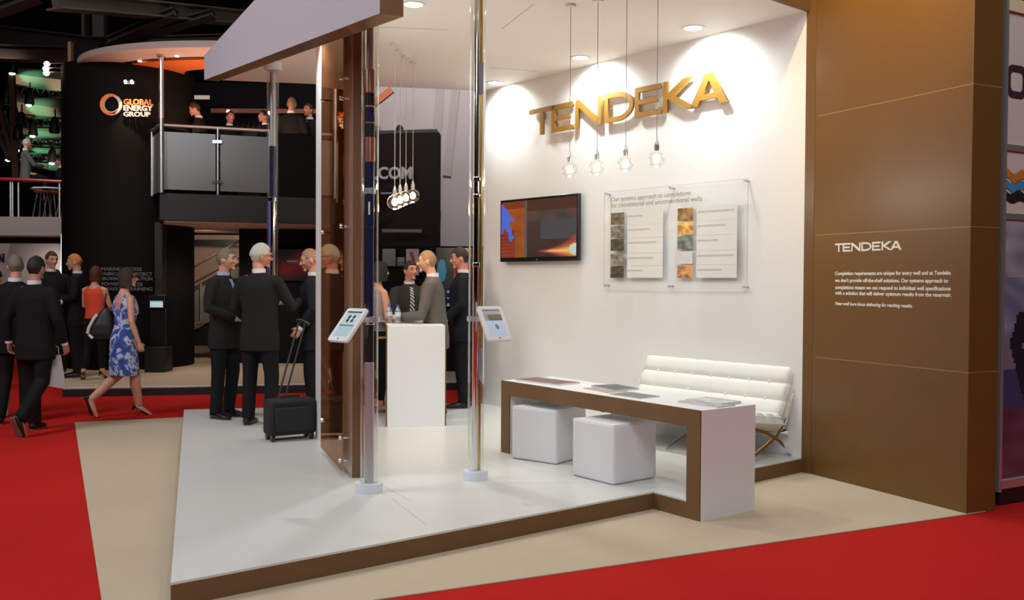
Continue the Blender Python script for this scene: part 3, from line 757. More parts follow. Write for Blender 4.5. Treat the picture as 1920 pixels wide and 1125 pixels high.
def wordmark(parent, fn_uz, fn_pt, letters, zb_, zt_, x, nrm, depth, m, off, name='letter', stroke=.17, us=None):
    H_ = zt_ - zb_
    for i, (ch, a, b) in enumerate(letters):
        ymid = 200
        ua, ub = (us[i] if us else (fn_uz(a, ymid, off)[0], fn_uz(b, ymid, off)[0]))
        me = curve_mesh(glyph(ch, (ub - ua) / H_, stroke), depth / H_)
        me.transform(basis(fn_pt(ua, zb_, off - depth / 2), x, Z3) @ Matrix.Scale(H_, 4)); me.transform(pmat(parent).inverted())
        o = finish(me, name, m, parent)
        if off > .03:
            s_ = MB(); q = fn_pt(lerp(ua, ub, .5 if ch == 'T' else .15), zb_ + H_ * (.5 if ch != 'A' else .15), 0); s_.cyl(q, q + nrm * (off - depth), .008, n=8); build(s_, 'stud', M_STEEL, o)
wordmark(sgn, wuz, wall_pt, LP, ZB, ZTT, UW, NW, .024, M_GOLD, .052)

# ---- text on the brown wall
bt = thing('wall_text', 'white TENDEKA heading and paragraph printed on the bronze wall', 'lettering', tuple(bpt(buz(1680, 570)[0], 1.2, 0)))
u0, zA = buz(1566, 470); u1, _ = buz(1691, 470)
ztop = (buz(1575, 457)[1] + buz(1680, 451)[1]) / 2; zbot = (buz(1575, 472)[1] + buz(1680, 469)[1]) / 2
Hh = ztop - zbot; W_ = u1 - u0
rel = [(0, .125), (.125, .25), (.262, .40), (.415, .565), (.575, .70), (.715, .865), (.84, 1.0)]
wordmark(bt, buz, bpt, [(a[0], 0, 0) for a in LP], zbot, ztop, UB, NB, .002, M_TXTW, .003, 'letter', .2, [(u0 + W_ * a, u0 + W_ * b) for a, b in rel])
lines = [('Completion requirements are unique for every well and at Tendeka', 512, 1783, 510), ("we don't provide off-the-shelf solutions. Our systems approach to", 525, 1778, 523),
         ('completions means we can respond to individual well specifications', 538, 1783, 537), ('with a solution that will deliver optimum results from the reservoir.', 548.5, 1784, 550), ('Near-well bore focus delivering far reaching results.', 568, 1711, 571)]
for i, (t, y0, x1, y1) in enumerate(lines):
    ua, za = buz(1566, y0); ub, zb_ = buz(x1, y1)
    write_on(t, bpt(ua, za - .016, .001), UB, Z3, 'text_line', M_TXTW, bt, width=ub - ua, height=None, size=.035, bold=.0009, depth=.001, shear=.25 if i == 4 else 0)

# ============================================================== television
def tv():
    ul, zt1 = wuz(938, 376, .10); ur, zt2 = wuz(1084, 362, .10); zb1 = wuz(938, 492, .10)[1]; zb2 = wuz(1084, 488, .10)[1]
    za, zc = (zb1 + zb2) / 2, (zt1 + zt2) / 2; W_ = ur - ul
    t = thing('television', 'black flat television on white wall showing a blue pixel arrow', 'television', tuple(wall_pt((ul + ur) / 2, za, .0)))
    m = MB(); m.obox(wall_pt(ul, za, .05), UW * W_, NW * .05, Z3 * (zc - za)); build(m, 'casing', M_BLKPL, t, bevel=.008)
    m = MB(); m.obox(wall_pt(ul + W_ * .3, za + .15, .0), UW * W_ * .4, NW * .05, Z3 * .3); build(m, 'wall_bracket', M_STEEL, t)
    def f(u, v):
        c = [.035, .018, .012]
        n = .5 + .5 * math.sin(u * 17 + v * 9) * math.sin(v * 13 - u * 5)
        if u < .34:
            c = [.28 + .1 * v + .08 * n, .075 + .03 * n, .015]
            if v < .5 and u < .2: c = [.33, .05, .02] if int(v * 60) % 2 else [.22, .04, .02]
            if v > .88: c = [.22, .05, .02]
        elif u < .37: c = [.12, .11, .12]
        else:
            c = [.055 + .03 * v, .03 + .025 * v, .022 + .02 * v]
            if v > .3 and u > .55: c = [.085, .075, .08]
            if v > .62: c = [.10 * n + .05, .06, .05]
            if v > .8: c = [.09, .035, .02]
        # arrow
        U, V = (int(u * 40) + .5) / 40, (int(v * 28) + .5) / 28
        P_ = ((0, .98), (.015, .97), (.185, .67), (.125, .62), (.17, .33), (.145, .27), (.12, .30), (.065, .56), (.02, .44), (0, .44)); ins = False
        for q in range(len(P_)):
            (xa, ya), (xb, yb) = P_[q], P_[q - 1]
            if (ya > V) != (yb > V) and U < (xb - xa) * (V - ya) / (yb - ya) + xa: ins = not ins
        if ins: c = [.09, .17, .72]
        # flare
        if u > .5:
            k = (u - .5) / .5; d = abs(v - .10) / (.015 + .17 * k ** 2.2); g = max(0, 1 - d * .6) * min(1, k * 3)
            c = [lerp(c[0], 1.0, g), lerp(c[1], .12 + .75 * max(0, g * 1.5 - .75), g), lerp(c[2], .10 + .3 * max(0, g * 2 - 1.5), g)]
            r_ = ((1 - u) * 1.4) ** 2 + (v - .12) ** 2 * 1.5
            if r_ < .016: c = [lerp(.5, .8, r_ * 50), .78, lerp(.9, .2, r_ * 60)]
        return c
    bz = .022
    picture('screen', wall_pt(ul + bz, za + bz * 2.2, .1012), UW, Z3, W_ - bz * 2, zc - za - bz * 3.4, f, 66, 46, t, M_SCREEN)
    write_on('LG', wall_pt(ul + W_ * .49, za + .014, .101), UW, Z3, 'logo', M_TXTL, t, height=.016, size=.02, depth=.001)
tv()

from mathutils import noise
# ============================================================== acrylic info board
def board():
    off = .05
    ul = wuz(1133, 450, off)[0]; ur = wuz(1402, 450, off)[0]; um = wuz(1257, 450, off)[0]
    zt_ = (wuz(1137, 362, off)[1] + wuz(1400, 332, off)[1]) / 2; zb_ = (wuz(1133, 538, off)[1] + wuz(1400, 543, off)[1]) / 2
    t = thing('acrylic_info_board', 'clear acrylic board with ten small pictures and captions on white wall', 'display board', tuple(wall_pt((ul + ur) / 2, zb_, 0)))
    m = MB(); m.obox(wall_pt(ul, zb_, off), UW * (ur - ul), NW * .006, Z3 * (zt_ - zb_)); build(m, 'sheet', M_GLASS, t)
    em = mat('acrylic_sheet_edge', (.62, .66, .64), .2)
    m = MB()
    for a in (ul, ur - .003): m.obox(wall_pt(a, zb_, off - .0005), UW * .003, NW * .007, Z3 * (zt_ - zb_))
    for a in (zb_, zt_ - .003): m.obox(wall_pt(ul, a, off - .0005), UW * (ur - ul), NW * .007, Z3 * .003)
    build(m, 'polished_edge', em, t)
    for a in (ul + .03, um, ur - .03):
        for b in (zb_ + .02, zt_ - .02):
            m = MB(); m.cyl(wall_pt(a, b, 0), wall_pt(a, b, off + .022), .011, n=14); build(m, 'standoff_stud', M_STEEL, t, smooth=True)
    f = off + .0072
    for txt, (xa, ya), (xb, yb) in (('Our systems approach to completions', (1146, 375), (1295, 363)), ('for conventional and unconventional wells', (1146, 387), (1316, 373))):
        a, za = wuz(xa, ya + 3, f); b, _ = wuz(xb, yb + 3, f); z = (za + wuz(xb, yb + 3, f)[1]) / 2
        write_on(txt, wall_pt(a, z, f), UW, Z3, 'heading_line', M_TXTG, t, width=b - a, size=.05, depth=.001)
    caps = ((.40, .62, .80, .72, .42), (.90, .70, .52, .90, .60))
    cols = ((1145, 1170, 1176, 1243), (1270, 1299, 1306, 1382))
    ys = ((399, 424, 448, 476, 499), (390, 416, 443, 471, 497)); hh = (22, 24)
    pal = [(.10, .09, .07), (.16, .16, .14), (.06, .055, .045), (.22, .20, .17), (.09, .08, .06), (.30, .17, .06), (.62, .34, .09), (.16, .19, .17), (.62, .62, .60), (.48, .24, .11)]
    fr_ = mat('frosted_caption_strip', (.72, .70, .66), .6)
    for c_ in range(2):
        x0, x1, x2, x3 = cols[c_]
        a0_, a1_, a2_, a3_ = [wuz(x, 450, f)[0] for x in (x0, x1, x2, x3)]
        for r_ in range(5):
            xm = (x0 + x1) / 2; zt2 = wuz(xm, ys[c_][r_], f)[1]; zb2 = wuz(xm, ys[c_][r_] + hh[c_], f)[1]
            k = c_ * 5 + r_; base_ = pal[k]; sd = random.random() * 10
            def g(u, v, b=base_, s=sd, k=k):
                n = noise.noise(Vector((u * 3.2 + s * 3, v * 3.2, k * 2.7))) * .9 + noise.noise(Vector((u * 9 + s, v * 9, k))) * .5 + .5
                q = .45 + 1.2 * max(0, n) if k not in (8,) else .95 + .1 * n
                return [min(1, x * q) for x in b]
            picture('photo_tile', wall_pt(a0_, zb2, f), UW, Z3, a1_ - a0_, zt2 - zb2, g, 14, 12, t, M_PRINT)
            st = MB(); zlo = wuz(xm, (ys[c_][r_ + 1] if r_ < 4 else ys[c_][r_] + hh[c_]) - .3, f)[1]; st.obox(wall_pt(a2_, zlo, f - .0006), UW * (a3_ - a2_), NW * .0008, Z3 * (zt2 - zlo)); s_ = build(st, 'caption_strip', fr_, t)
            cb = MB(); cb.obox(wall_pt(a2_ + .01, zb2 + (zt2 - zb2) * .56, f + .0004), UW * (a3_ - a2_) * caps[c_][r_], NW * .0006, Z3 * (zt2 - zb2) * .13); build(cb, 'caption', mat('faint_caption_print', (.50, .49, .46), .5), t)
board()

# ============================================================== bench table
bh = .62 + ZP - .003
L_ = (gp(939, 847, ZP) - gp(1311, 980, 0)); L_.z = 0; BL = L_.length
def pbar(a, b, c_, d_, m1, m2, faces_brown):
    pass
bn = thing('bench_table', 'white portal bench table with bronze front edge beside the two cube stools', 'table', tuple(v2(BF) + BD * BL / 2 + BN * BW / 2))
def BP(s, n_, z): return v2(BF) + BD * s + BN * n_ + Z3 * z
e = .004
m = MB(); m.obox(BP(0, .012, 0), BD * thk, BN * (BW - .012), Z3 * bh); m.obox(BP(thk, .012, bh - thk), BD * (BL - thk), BN * (BW - .012), Z3 * thk); m.obox(BP(BL - thk, .012, ZP), BD * thk, BN * (BW - .012), Z3 * (bh - thk - ZP)); build(m, 'body', M_WHITE, bn, bevel=.002)
m = MB(); pts = [(0, 0), (0, bh), (BL, bh), (BL, ZP), (BL - thk, ZP), (BL - thk, bh - thk), (thk, bh - thk), (thk, 0)]
M4 = Matrix((BD, Z3, -BD.cross(Z3) if (BD.cross(Z3)).dot(BN) < 0 else BD.cross(Z3))).transposed().to_4x4(); M4 = Matrix.Translation(v2(BF)) @ M4
m.prism(pts, 0, .012); m.xf(M4); build(m, 'front_edging', M_BROWNE, bn)
BENCH_TOP = bh

# ============================================================== sofa
def sofa():
    F0 = gp(1405, 873, ZP); W_, D_, = 1.72, .78
    t = thing('tufted_sofa', 'white buttoned leather sofa on crossed chrome legs against the white wall', 'sofa', tuple(v2(F0) - UW * W_ / 2 - NW * .38 + Z3 * ZP), math.atan2(UW.y, UW.x))
    # local: x along wall to the right, y away from viewer (into the wall), z up; x in [-W/2, W/2]
    def cushion(name, p0, p1, thick, nrow, ncol, belly):
        """p0->p1 in the yz plane; tufted slab"""
        y0, z0 = p0; y1, z1 = p1; L = math.hypot(y1 - y0, z1 - z0); ty, tz = (y1 - y0) / L, (z1 - z0) / L; ny, nz = -tz, ty
        if name == 'seat_cushion': ny, nz = 0 - tz, ty
        m = MB(); NX, NY = ncol * 8, nrow * 8; w = W_ / 2 - .02
        def P(i, j, side):
            u, v = i / NX, j / NY
            cu, cv = (u * ncol) % 1, (v * nrow) % 1
            puff = math.sin(PI * cv) ** .45 * (.52 + .48 * math.sin(PI * cu) ** .5)
            seamv = min(cv, 1 - cv); h = .027 * puff - .004 * (1 if seamv < .07 else 0)
            ed = min(min(u, 1 - u) * W_ / .05, min(v, 1 - v) * L / .05, 1); h = (h + thick / 2) * math.sqrt(max(0, 1 - (1 - ed) ** 2)) if side > 0 else -thick / 2 * math.sqrt(max(0, 1 - (1 - ed) ** 2))
            return (lerp(-w, w, u), y0 + ty * L * v + ny * h, z0 + tz * L * v + nz * h)
        for side in (1, -1):
            vs = [P(i, j, side) for j in range(NY + 1) for i in range(NX + 1)]
            fs = [(j * (NX + 1) + i, j * (NX + 1) + i + 1, (j + 1) * (NX + 1) + i + 1, (j + 1) * (NX + 1) + i) for j in range(NY) for i in range(NX)]
            m.add(vs, fs)
        c_ = build(m, name, M_LEATH, t, world=False, smooth=True, ang=1.2)
        b = MB()
        for i in range(1, ncol):
            for j in range(1, nrow):
                q = P(i * 8, j * 8, 1); b.ell((q[0], q[1] + ny * .003, q[2] + nz * .003), (.013, .013, .013), n=8, m=6)
        build(b, 'tufting_buttons', M_LEATH, c_, world=False, smooth=True)['kind'] = 'stuff'
        pp_ = MB()
        for j in (0, NY):
            v = j / NY
        pp_.tube([(-w, y0 + ny * thick * .4, z0 + nz * thick * .4), (-w, y1 + ny * thick * .4, z1 + nz * thick * .4), (w, y1 + ny * thick * .4, z1 + nz * thick * .4), (w, y0 + ny * thick * .4, z0 + nz * thick * .4), (-w, y0 + ny * thick * .4, z0 + nz * thick * .4)], .005, 6)
        build(pp_, 'piping', M_LEATH, c_, world=False, smooth=True)
    cushion('seat_cushion', (-.40, .345), (.17, .275), .13, 4, 8, 0)
    cushion('back_cushion', (.15, .315), (.385, .875), .13, 4, 8, 0)
    for x in (-W_ / 2 + .03, 0, W_ / 2 - .03):
        lg = MB()
        # back-and-front-foot curve, and seat-and-rear-foot curve
        A = [(-.40, .0), (-.28, .065), (-.12, .125), (.03, .195), (.16, .31), (.26, .50), (.34, .70), (.42, .88)]
        Bc = [(-.42, .290), (-.28, .275), (-.12, .235), (.03, .165), (.16, .085), (.30, .0)]
        lg.loft([(x, y, z) for y, z in A], [(.018, .007)] * len(A), 8, up=(1, 0, 0), sq=.5)
        build(lg, 'leg', M_CHROME, t, world=False, smooth=True)
        l2_ = MB(); l2_.loft([(x, y, z) for y, z in Bc], [(.018, .007)] * len(Bc), 8, up=(1, 0, 0), sq=.5)
        build(l2_, 'leg', M_CHROME, t, world=False, smooth=True)
    fr = MB(); fr.box((0, -.40, .275), (W_ - .06, .035, .012)); fr.box((0, .20, .21), (W_ - .06, .012, .035)); fr.box((0, .41, .86), (W_ - .06, .012, .03)); build(fr, 'frame_rail', M_CHROME, t, world=False)
    for k in range(13):
        x = lerp(-W_ / 2 + .1, W_ / 2 - .1, k / 12); s = MB(); s.bar((x, -.41, .275), (x, .2, .205), .035, .005); s.box((x, -.418, .270), (.035, .006, .035)); build(s, 'strap', M_STRAP, t, world=False)
sofa()

# ============================================================== cube stools
def stool(corners, label):
    """corners: front-left, front, right pixel corners at floor"""
    a, b, c_ = [gp(*q, ZP) for q in corners]
    ex = (b - a); s1 = ex.length; ex.normalize(); ey = Z3.cross(ex); S = .45
    ctr = v2(b) - ex * S / 2 + (ey if ey.y > 0 else -ey) * S / 2
    t = thing('cube_stool', label, 'stool', (ctr.x, ctr.y, ZP), math.atan2(ex.y, ex.x), 'white cube stools')
    m = MB(); m.box((0, 0, .22), (S, S, .436)); build(m, 'upholstered_body', M_STOOL, t, world=False, bevel=.022, seg=4)
    m = MB(); h = S / 2 - .008
    m.tube([(-h, -h, .432), (h, -h, .432), (h, h, .432), (-h, h, .432), (-h, -h, .432)], .004, 6)
    for x, y in ((-h, -h), (h, -h), (h, h), (-h, h)): m.tube([(x, y, .02), (x, y, .432)], .003, 6)
    build(m, 'seam_piping', M_STOOL, t, world=False, smooth=True)
    m = MB()
    for x in (-.17, .17):
        for y in (-.17, .17): m.cyl((x, y, 0), (x, y, .006), .02, n=10)
    build(m, 'glide_feet', M_BLKPL, t, world=False)
    print('stool side', s1, (c_ - b).length)
stool([(968, 861), (1043, 872), (1085, 863)], 'white upholstered cube stool under far end of the bench table')
stool([(1082, 894), (1150, 911), (1222, 902)], 'white upholstered cube stool in front of the bench table middle')

# ============================================================== display tubes
def tube_col(base, zt, label, segs, R_=.060, tilt=0, capr=.093, inner=None, extra=None):
    t = thing('display_tube', label, 'display tube', (base.x, base.y, ZP))
    for a, b in ((0, .065), (zt - ZP - .075, zt - ZP)):
        m = MB(); m.ring((0, 0, a), (0, 0, b), capr, .02, 40); build(m, 'end_cap', M_CAP, t, world=False, smooth=True, ang=.6)
    m = MB(); H_ = zt - ZP
    vs = []; n = 40
    m.ring((0, 0, .06), (0, 0, H_ - .07), R_, R_ - .004, 40); build(m, 'acrylic_tube', M_TUBEG, t, world=False, smooth=True, ang=.6)
    for z0, z1, r, mm, nm in segs:
        m = MB(); m.lathe((0, 0, 0), [(r * .9, z0), (r, z0 + .004), (r, z1 - .004), (r * .9, z1)], 28); build(m, nm, mm, t, world=False, smooth=True, ang=.6)
    return t
c2 = gp(692, 922, ZP); c3 = gp(891.5, 898, ZP); c1 = dp(511, 790, 9.85); c1.z = 0
d2 = c2.y
def z2(y): return CAM_Z - (y - 529) / F_PX * d2 - ZP
S2 = [(z2(912), z2(683), .033, M_STEEL, 'steel_sleeve'), (z2(683), z2(612), .031, M_BLKS, 'black_sleeve'), (z2(612), z2(597), .036, M_CHROME, 'clamp_collar'), (z2(597), z2(430), .029, M_NAVY, 'navy_sleeve'),
      (z2(430), z2(368), .031, M_NAVY, 'navy_sleeve'), (z2(368), z2(357), .040, M_STEEL, 'steel_collar'), (z2(357), z2(308), .032, M_NAVY, 'navy_sleeve'), (z2(308), z2(262), .036, M_COPPER, 'copper_sleeve'),
      (z2(262), z2(237), .033, M_BLKS, 'black_sleeve'), (z2(237), z2(234), .035, M_COPPER, 'copper_band'), (z2(234), z2(207), .033, M_NAVY, 'navy_sleeve'), (z2(207), z2(203), .035, M_COPPER, 'copper_band'),
      (z2(203), z2(180), .033, M_BLKS, 'black_sleeve'), (z2(180), z2(135), .035, M_COPPER, 'copper_sleeve'), (z2(135), z2(-60), .026, M_STEEL, 'steel_sleeve')]
T2 = tube_col(c2, ZC, 'clear display tube with copper and navy sleeves, nearest the tinted glass panel', S2)
m = MB(); m.bar((0.0, -.0305, z2(407)), (0.0, -.0305, z2(383)), .012, .004); build(m, 'tool_slot', M_TXTW, T2, world=False)
d3 = c3.y
def z3_(y): return CAM_Z - (y - 530) / F_PX * d3 - ZP
T3 = tube_col(c3, ZC, 'clear display tube holding a chrome pole and a brass rod, beside the bench', [])
def offs(T, x, y, z0, z1, r, mm, nm):
    m = MB(); m.lathe((x, y, 0), [(r * .95, z0), (r, z0 + .004), (r, z1 - .004), (r * .95, z1)], 22); build(m, nm, mm, T, world=False, smooth=True, ang=.6)
offs(T3, -.006, -.01, z3_(890), z3_(-90), .022, M_CHROME, 'chrome_pole')
LIL = mat('lilac_grey_sleeve', (.34, .33, .42), .4)
offs(T3, .028, .0, z3_(886), z3_(715), .010, M_BRASS, 'brass_rod'); offs(T3, .028, .0, z3_(715), z3_(655), .016, LIL, 'lilac_sleeve'); offs(T3, .028, .0, z3_(655), z3_(182), .010, M_BRASS, 'brass_rod')
offs(T3, .026, .0, z3_(182), z3_(122), .017, LIL, 'lilac_sleeve'); offs(T3, .026, .0, z3_(122), z3_(-80), .010, M_BRASS, 'brass_rod')
for y_ in (340, 372, 500): offs(T3, -.003, -.008, z3_(y_ + 4), z3_(y_ - 4), .030, M_CHROME, 'pole_collar')
d1 = c1.y
def z1_(y): return CAM_Z - (y - 526) / F_PX * d1 - ZP
S1 = [(.06, z1_(640), .034, M_STEEL, 'steel_sleeve'), (z1_(640), z1_(375), .030, M_CHROME, 'chrome_pole'), (z1_(380), z1_(372), .045, M_CHROME, 'clamp_collar'), (z1_(372), z1_(277), .034, M_NAVY, 'navy_sleeve'), (z1_(277), z1_(140), .031, M_STEEL, 'steel_sleeve')]
T1 = tube_col(c1, ZC, 'clear display tube at far left corner of platform behind the grey haired man', S1)
offs(T1, -.03, -.02, z1_(600), z1_(380), .010, mat('blue_violet_cable', (.10, .09, .38), .35), 'cable')

# ---- tablets on arms
def tablet(cpx, cpy, depth, ax, ay, theta, tube, tz, label, scr):
    c_ = dp(cpx, cpy, depth); a = Vector((ax, ay, 0)).normalized(); nh = a.cross(Z3); up = (Z3 * math.cos(theta) - nh * math.sin(theta)).normalized()
    Wt, Ht = .212, .278
    t = thing('tablet_holder', label, 'tablet', tuple(tube))
    n = a.cross(up).normalized()
    o = c_ - a * Wt / 2 - up * Ht / 2
    m = MB(); r = .02; pl = []
    for cx_, cy_, st in ((Wt - r, r, -90), (Wt - r, Ht - r, 0), (r, Ht - r, 90), (r, r, 180)):
        for k in range(5): an = R(st + 90 * k / 4); pl.append((cx_ + r * math.cos(an), cy_ + r * math.sin(an)))
    m.prism(pl, -.022, 0); m.xf(basis(o, a, up)); build(m, 'casing', mat('white_plastic', (.82, .82, .84), .35), t, bevel=.003)
    picture('screen', o + a * .030 + up * .038 + n * .0008, a, up, Wt - .060, Ht - .066, scr, 24, 30, t, M_SCREEN)
    m = MB(); m.cyl(o + a * Wt / 2 + up * .019 - n * .001, o + a * Wt / 2 + up * .019 + n * .001, .006, n=14); build(m, 'home_button', M_BLKPL, t)
    q = Vector((tube[0], tube[1], 0)) + Z3 * tz; dd = (c_ - n * .02) - q; dd.z = 0; dn = dd.normalized()
    m = MB(); m.tube([q + dn * .055, q + dn * .06 + dd * .3, c_ - n * .03], .011, 10); m.cyl(c_ - n * .032, c_ - n * .02, .035, n=18); build(m, 'arm', M_STEEL, t, smooth=True)
    m = MB(); m.ring(q - Z3 * .018, q + Z3 * .018, .070, .0605, 30); build(m, 'tube_clamp', M_STEEL, t, smooth=True, ang=.6)
    return t
def scrL(u, v):
    c = [.50, .66, .68]
    if v > .93: c = [.08, .1, .12]
    elif v > .45:
        c = [.62, .72, .74]
        for x, y in ((.35, .78), (.68, .78), (.35, .62), (.68, .62)):
            if (u - x) ** 2 + ((v - y) * 1.2) ** 2 < .008: c = [.04, .06, .08]
    elif v > .40: c = [.2, .3, .34]
    return c
def scrR(u, v):
    c = [.46, .56, .72]
    if v > .93: c = [.10, .12, .2]
    elif v > .80: c = [.34, .33, .40]
    elif v > .58: c = [.08, .10, .09] if u > .2 else [.25, .28, .3]
    if (u - .55) ** 2 + (v - .33) ** 2 < .01: c = [.10, .18, .36]
    return c
tablet(651, 608, 6.30, .74, -.67, R(40), (c2.x, c2.y, ZP + 1.1), CAM_Z - (603 - 529) / F_PX * d2, 'white framed tablet on a bracket clamped to the copper and navy tube', scrL)
tablet(928, 605.5, 6.68, .80, .60, R(31), (c3.x, c3.y, ZP + 1.1), CAM_Z - (601 - 530) / F_PX * d3, 'white framed tablet on a bracket clamped to the chrome and brass tube', scrR)

# ============================================================== pendants
ZBULB = 2.52
def pendant(px, py, z, depth, cable_m, glow, label, group, watts, col, zr=ZC, rb=.062, ew=None):
    q = dp(px, py, depth)
    t = thing('pendant_bulb', label, 'pendant lamp', (q.x, q.y, q.z), 0, group)
    h = zr - q.z
    m = MB(); m.cyl((0, 0, rb + .07), (0, 0, h - .02), .0028, n=6); build(m, 'cord', cable_m, t, world=False)
    m = MB(); m.lathe((0, 0, 0), [(.045, h - .022), (.045, h)], 20); build(m, 'ceiling_rose', M_WHITE, t, world=False)
    m = MB(); m.lathe((0, 0, 0), [(.016, rb - .004), (.019, rb + .01), (.021, rb + .04), (.015, rb + .048), (.013, rb + .065), (.005, rb + .085)], 18); build(m, 'lamp_socket', M_STEEL, t, world=False, smooth=True)
    m = MB(); pr = [(max(.002, rb * math.sin(PI * k / 14)), -rb * math.cos(PI * k / 14)) for k in range(13)] + [(.016, rb + .002)]
    m.lathe((0, 0, 0), pr, 24); bl = build(m, 'bulb', M_BULBG, t, world=False, smooth=True, ang=0)
    m = MB()
    m.ell((0, 0, 0), (rb * .42, rb * .42, rb * .5), n=12, m=8)  # added glowing core that gives the bulb its soft bloom
    for k in range(5):
        a = 2 * PI * k / 5; b = a + .6
        m.tube([(.008 * math.cos(a), .008 * math.sin(a), .03), (.024 * math.cos(a), .024 * math.sin(a), -.022), (.024 * math.cos(b), .024 * math.sin(b), .02)], .0022, 5)
    build(m, 'filament_and_glow_core', glow, bl, world=False)
    ld = bpy.data.lights.new('bulb_light', 'POINT'); ld.energy = watts; ld.color = col; ld.shadow_soft_size = .03
    lo = bpy.data.objects.new('bulb_light', ld); C.objects.link(lo); lo.parent = bl; lo.location = (0, 0, -rb - .012)
whitec = mat('white_cord', (.70, .68, .64), .5); dkc = mat('grey_cord', (.34, .33, .31), .5)
names4 = ['nearest the television end of the row', 'second from the television end of the row', 'second from the sofa end of the row', 'above the sofa end of the row']
for i, (px, py) in enumerate(((1068, 318), (1119, 314), (1173, 307), (1231, 298))):
    dpt = (ZBULB - CAM_Z) * F_PX / (528 - py) * 1.0
    pendant(px, py, ZBULB, dpt, dkc, M_COOLF, 'hanging globe bulb under the gold letters, ' + names4[i], 'globe bulbs in front of the gold lettering', 5, (1, .93, .80))
names4b = ['lowest in view, farthest from the white wall', 'between the lowest bulb and the third', 'between the second bulb and the topmost', 'topmost in view, closest to the white wall']
for i, (px, py, d_) in enumerate(((740, 379, 9.0), (750, 375, 9.25), (761, 371, 9.5), (774, 367, 9.75))):
    pendant(px, py, 0, d_, whitec, M_WARM, 'glowing amber globe bulb above the counter, ' + names4b[i], 'amber globe bulbs above the counter', 6, (1, .62, .30), rb=.072)

# ============================================================== downlights
def downlight(px, py, label, watts, spot=None, col=(.90, .98, .97), size=1.9, blend=.6):
    q = gp(px, py, ZC); t = thing('ceiling_downlight', label, 'downlight', (q.x, q.y, ZC), 0, 'round downlights in the canopy')
    m = MB(); m.ring((0, 0, -.006), (0, 0, .0), .105, .075, 32); build(m, 'trim_ring', M_WHITE, t, world=False, smooth=True, ang=.5)
    m = MB(); m.lathe((0, 0, 0), [(.076, -.003), (.076, -.001)], 28); build(m, 'lamp_lens', M_LAMP, t, world=False)
    ld = bpy.data.lights.new('downlight_spot', 'SPOT'); ld.energy = watts; ld.color = col; ld.spot_size = size; ld.spot_blend = blend; ld.shadow_soft_size = .06
    lo = bpy.data.objects.new('downlight_spot', ld); C.objects.link(lo); lo.parent = t; lo.location = (0, 0, -.02)
    if spot: lo.rotation_euler = Vector(spot).to_track_quat('-Z', 'Y').to_euler()
    return t
WD = -NW * .50 - Z3
downlight(1300, 52, 'round recessed downlight above the last letters of the gold sign', 118, WD, size=2.5, blend=.9)
downlight(1088, 108, 'round recessed downlight above the first letters of the gold sign', 118, WD, size=2.5, blend=.9)
downlight(928, 155, 'round recessed downlight behind the chrome and brass tube', 118, WD, size=2.5, blend=.9)
downlight(775, 8, 'round recessed downlight beside the brown end of the canopy fascia', 130, (0, 0, -1), size=2.5)
q = a0 + QD * 1.50 + QN * .20
ld = downlight(625, 78, 'bright round downlight above the tinted glass panel', 60, (0, 0, -1), size=2.2)
ld.location = (q.x, q.y, ZC)
# ============================================================== background stands
def zat(py, d): return CAM_Z - (py - 527.0) / F_PX * d
def xat(px, d): return (px - 960.0) / F_PX * d
M_GREYW = mat('grey_mauve_wall', (0.40, 0.355, 0.345), 0.6, var=0.03, scale=1)
M_PINKW = mat('warm_grey_wall', (0.42, 0.31, 0.25), 0.6, var=0.04, scale=1)
M_FROST = mat('frosted_glass', (0.30, 0.31, 0.29), 0.32, var=0.05, scale=2, spec=.5)
M_FROSTC = glass_mat('frosted_balustrade_glass', (.55, .57, .55), refl=.06, rough=.25, opac=.50, body=(.27, .28, .26))
M_RAIL = mat('rail_steel', (.60, .60, .58), .3, metal=.9)
M_ORANGE = mat('orange_soffit', (.62, .13, .02), .55, var=.08, scale=2)
M_SOFFIT = mat('pale_pink_soffit', (.52, .40, .37), .55, var=.03, scale=2)
M_TIMBER = mat('bronze_tread', (.30, .12, .06), .5, var=.15, scale=5)
M_RAISED = carpet_mat('raised_floor_carpet', (0.50, 0.40, 0.30), 1.5, .08)
M_BLK2 = mat('black_graphic_wall', (0.0065, 0.006, 0.0055), 0.7, var=0.15, scale=1.2, spec=.12)
M_BLK3 = mat('charcoal_balcony', (0.012, 0.0115, 0.0115), 0.5, var=0.1, scale=2)
M_SIGNO = mat('orange_sign_letters', (.75, .16, .03), .5, emit=(1.0, .20, .03), estr=.35)
M_SIGNW = mat('cream_sign_letters', (.75, .70, .62), .5, emit=(1.0, .85, .68), estr=.10)
M_GTXT = mat('grey_wall_lettering', (.13, .13, .125), .5)
M_GTXT2 = mat('grey_large_lettering', (.30, .30, .30), .5)
M_DOT = mat('spot_lens_glow', (1, 1, 1), .5, emit=(1, .92, .78), estr=9)
X, Y = Vector((1, 0, 0)), Vector((0, 1, 0))
def vslab(px0, px1, z0, z1, d, thick=.1, d1=None):
    """upright slab between two sight lines at depth d (d1 at its right end)"""
    a = Vector((xat(px0, d), d, z0)); dd = d1 or d; b = Vector((xat(px1, dd), dd, z0)); m = MB(); m.obox(a, b - a, Vector((0, thick, 0)), Z3 * (z1 - z0)); return m

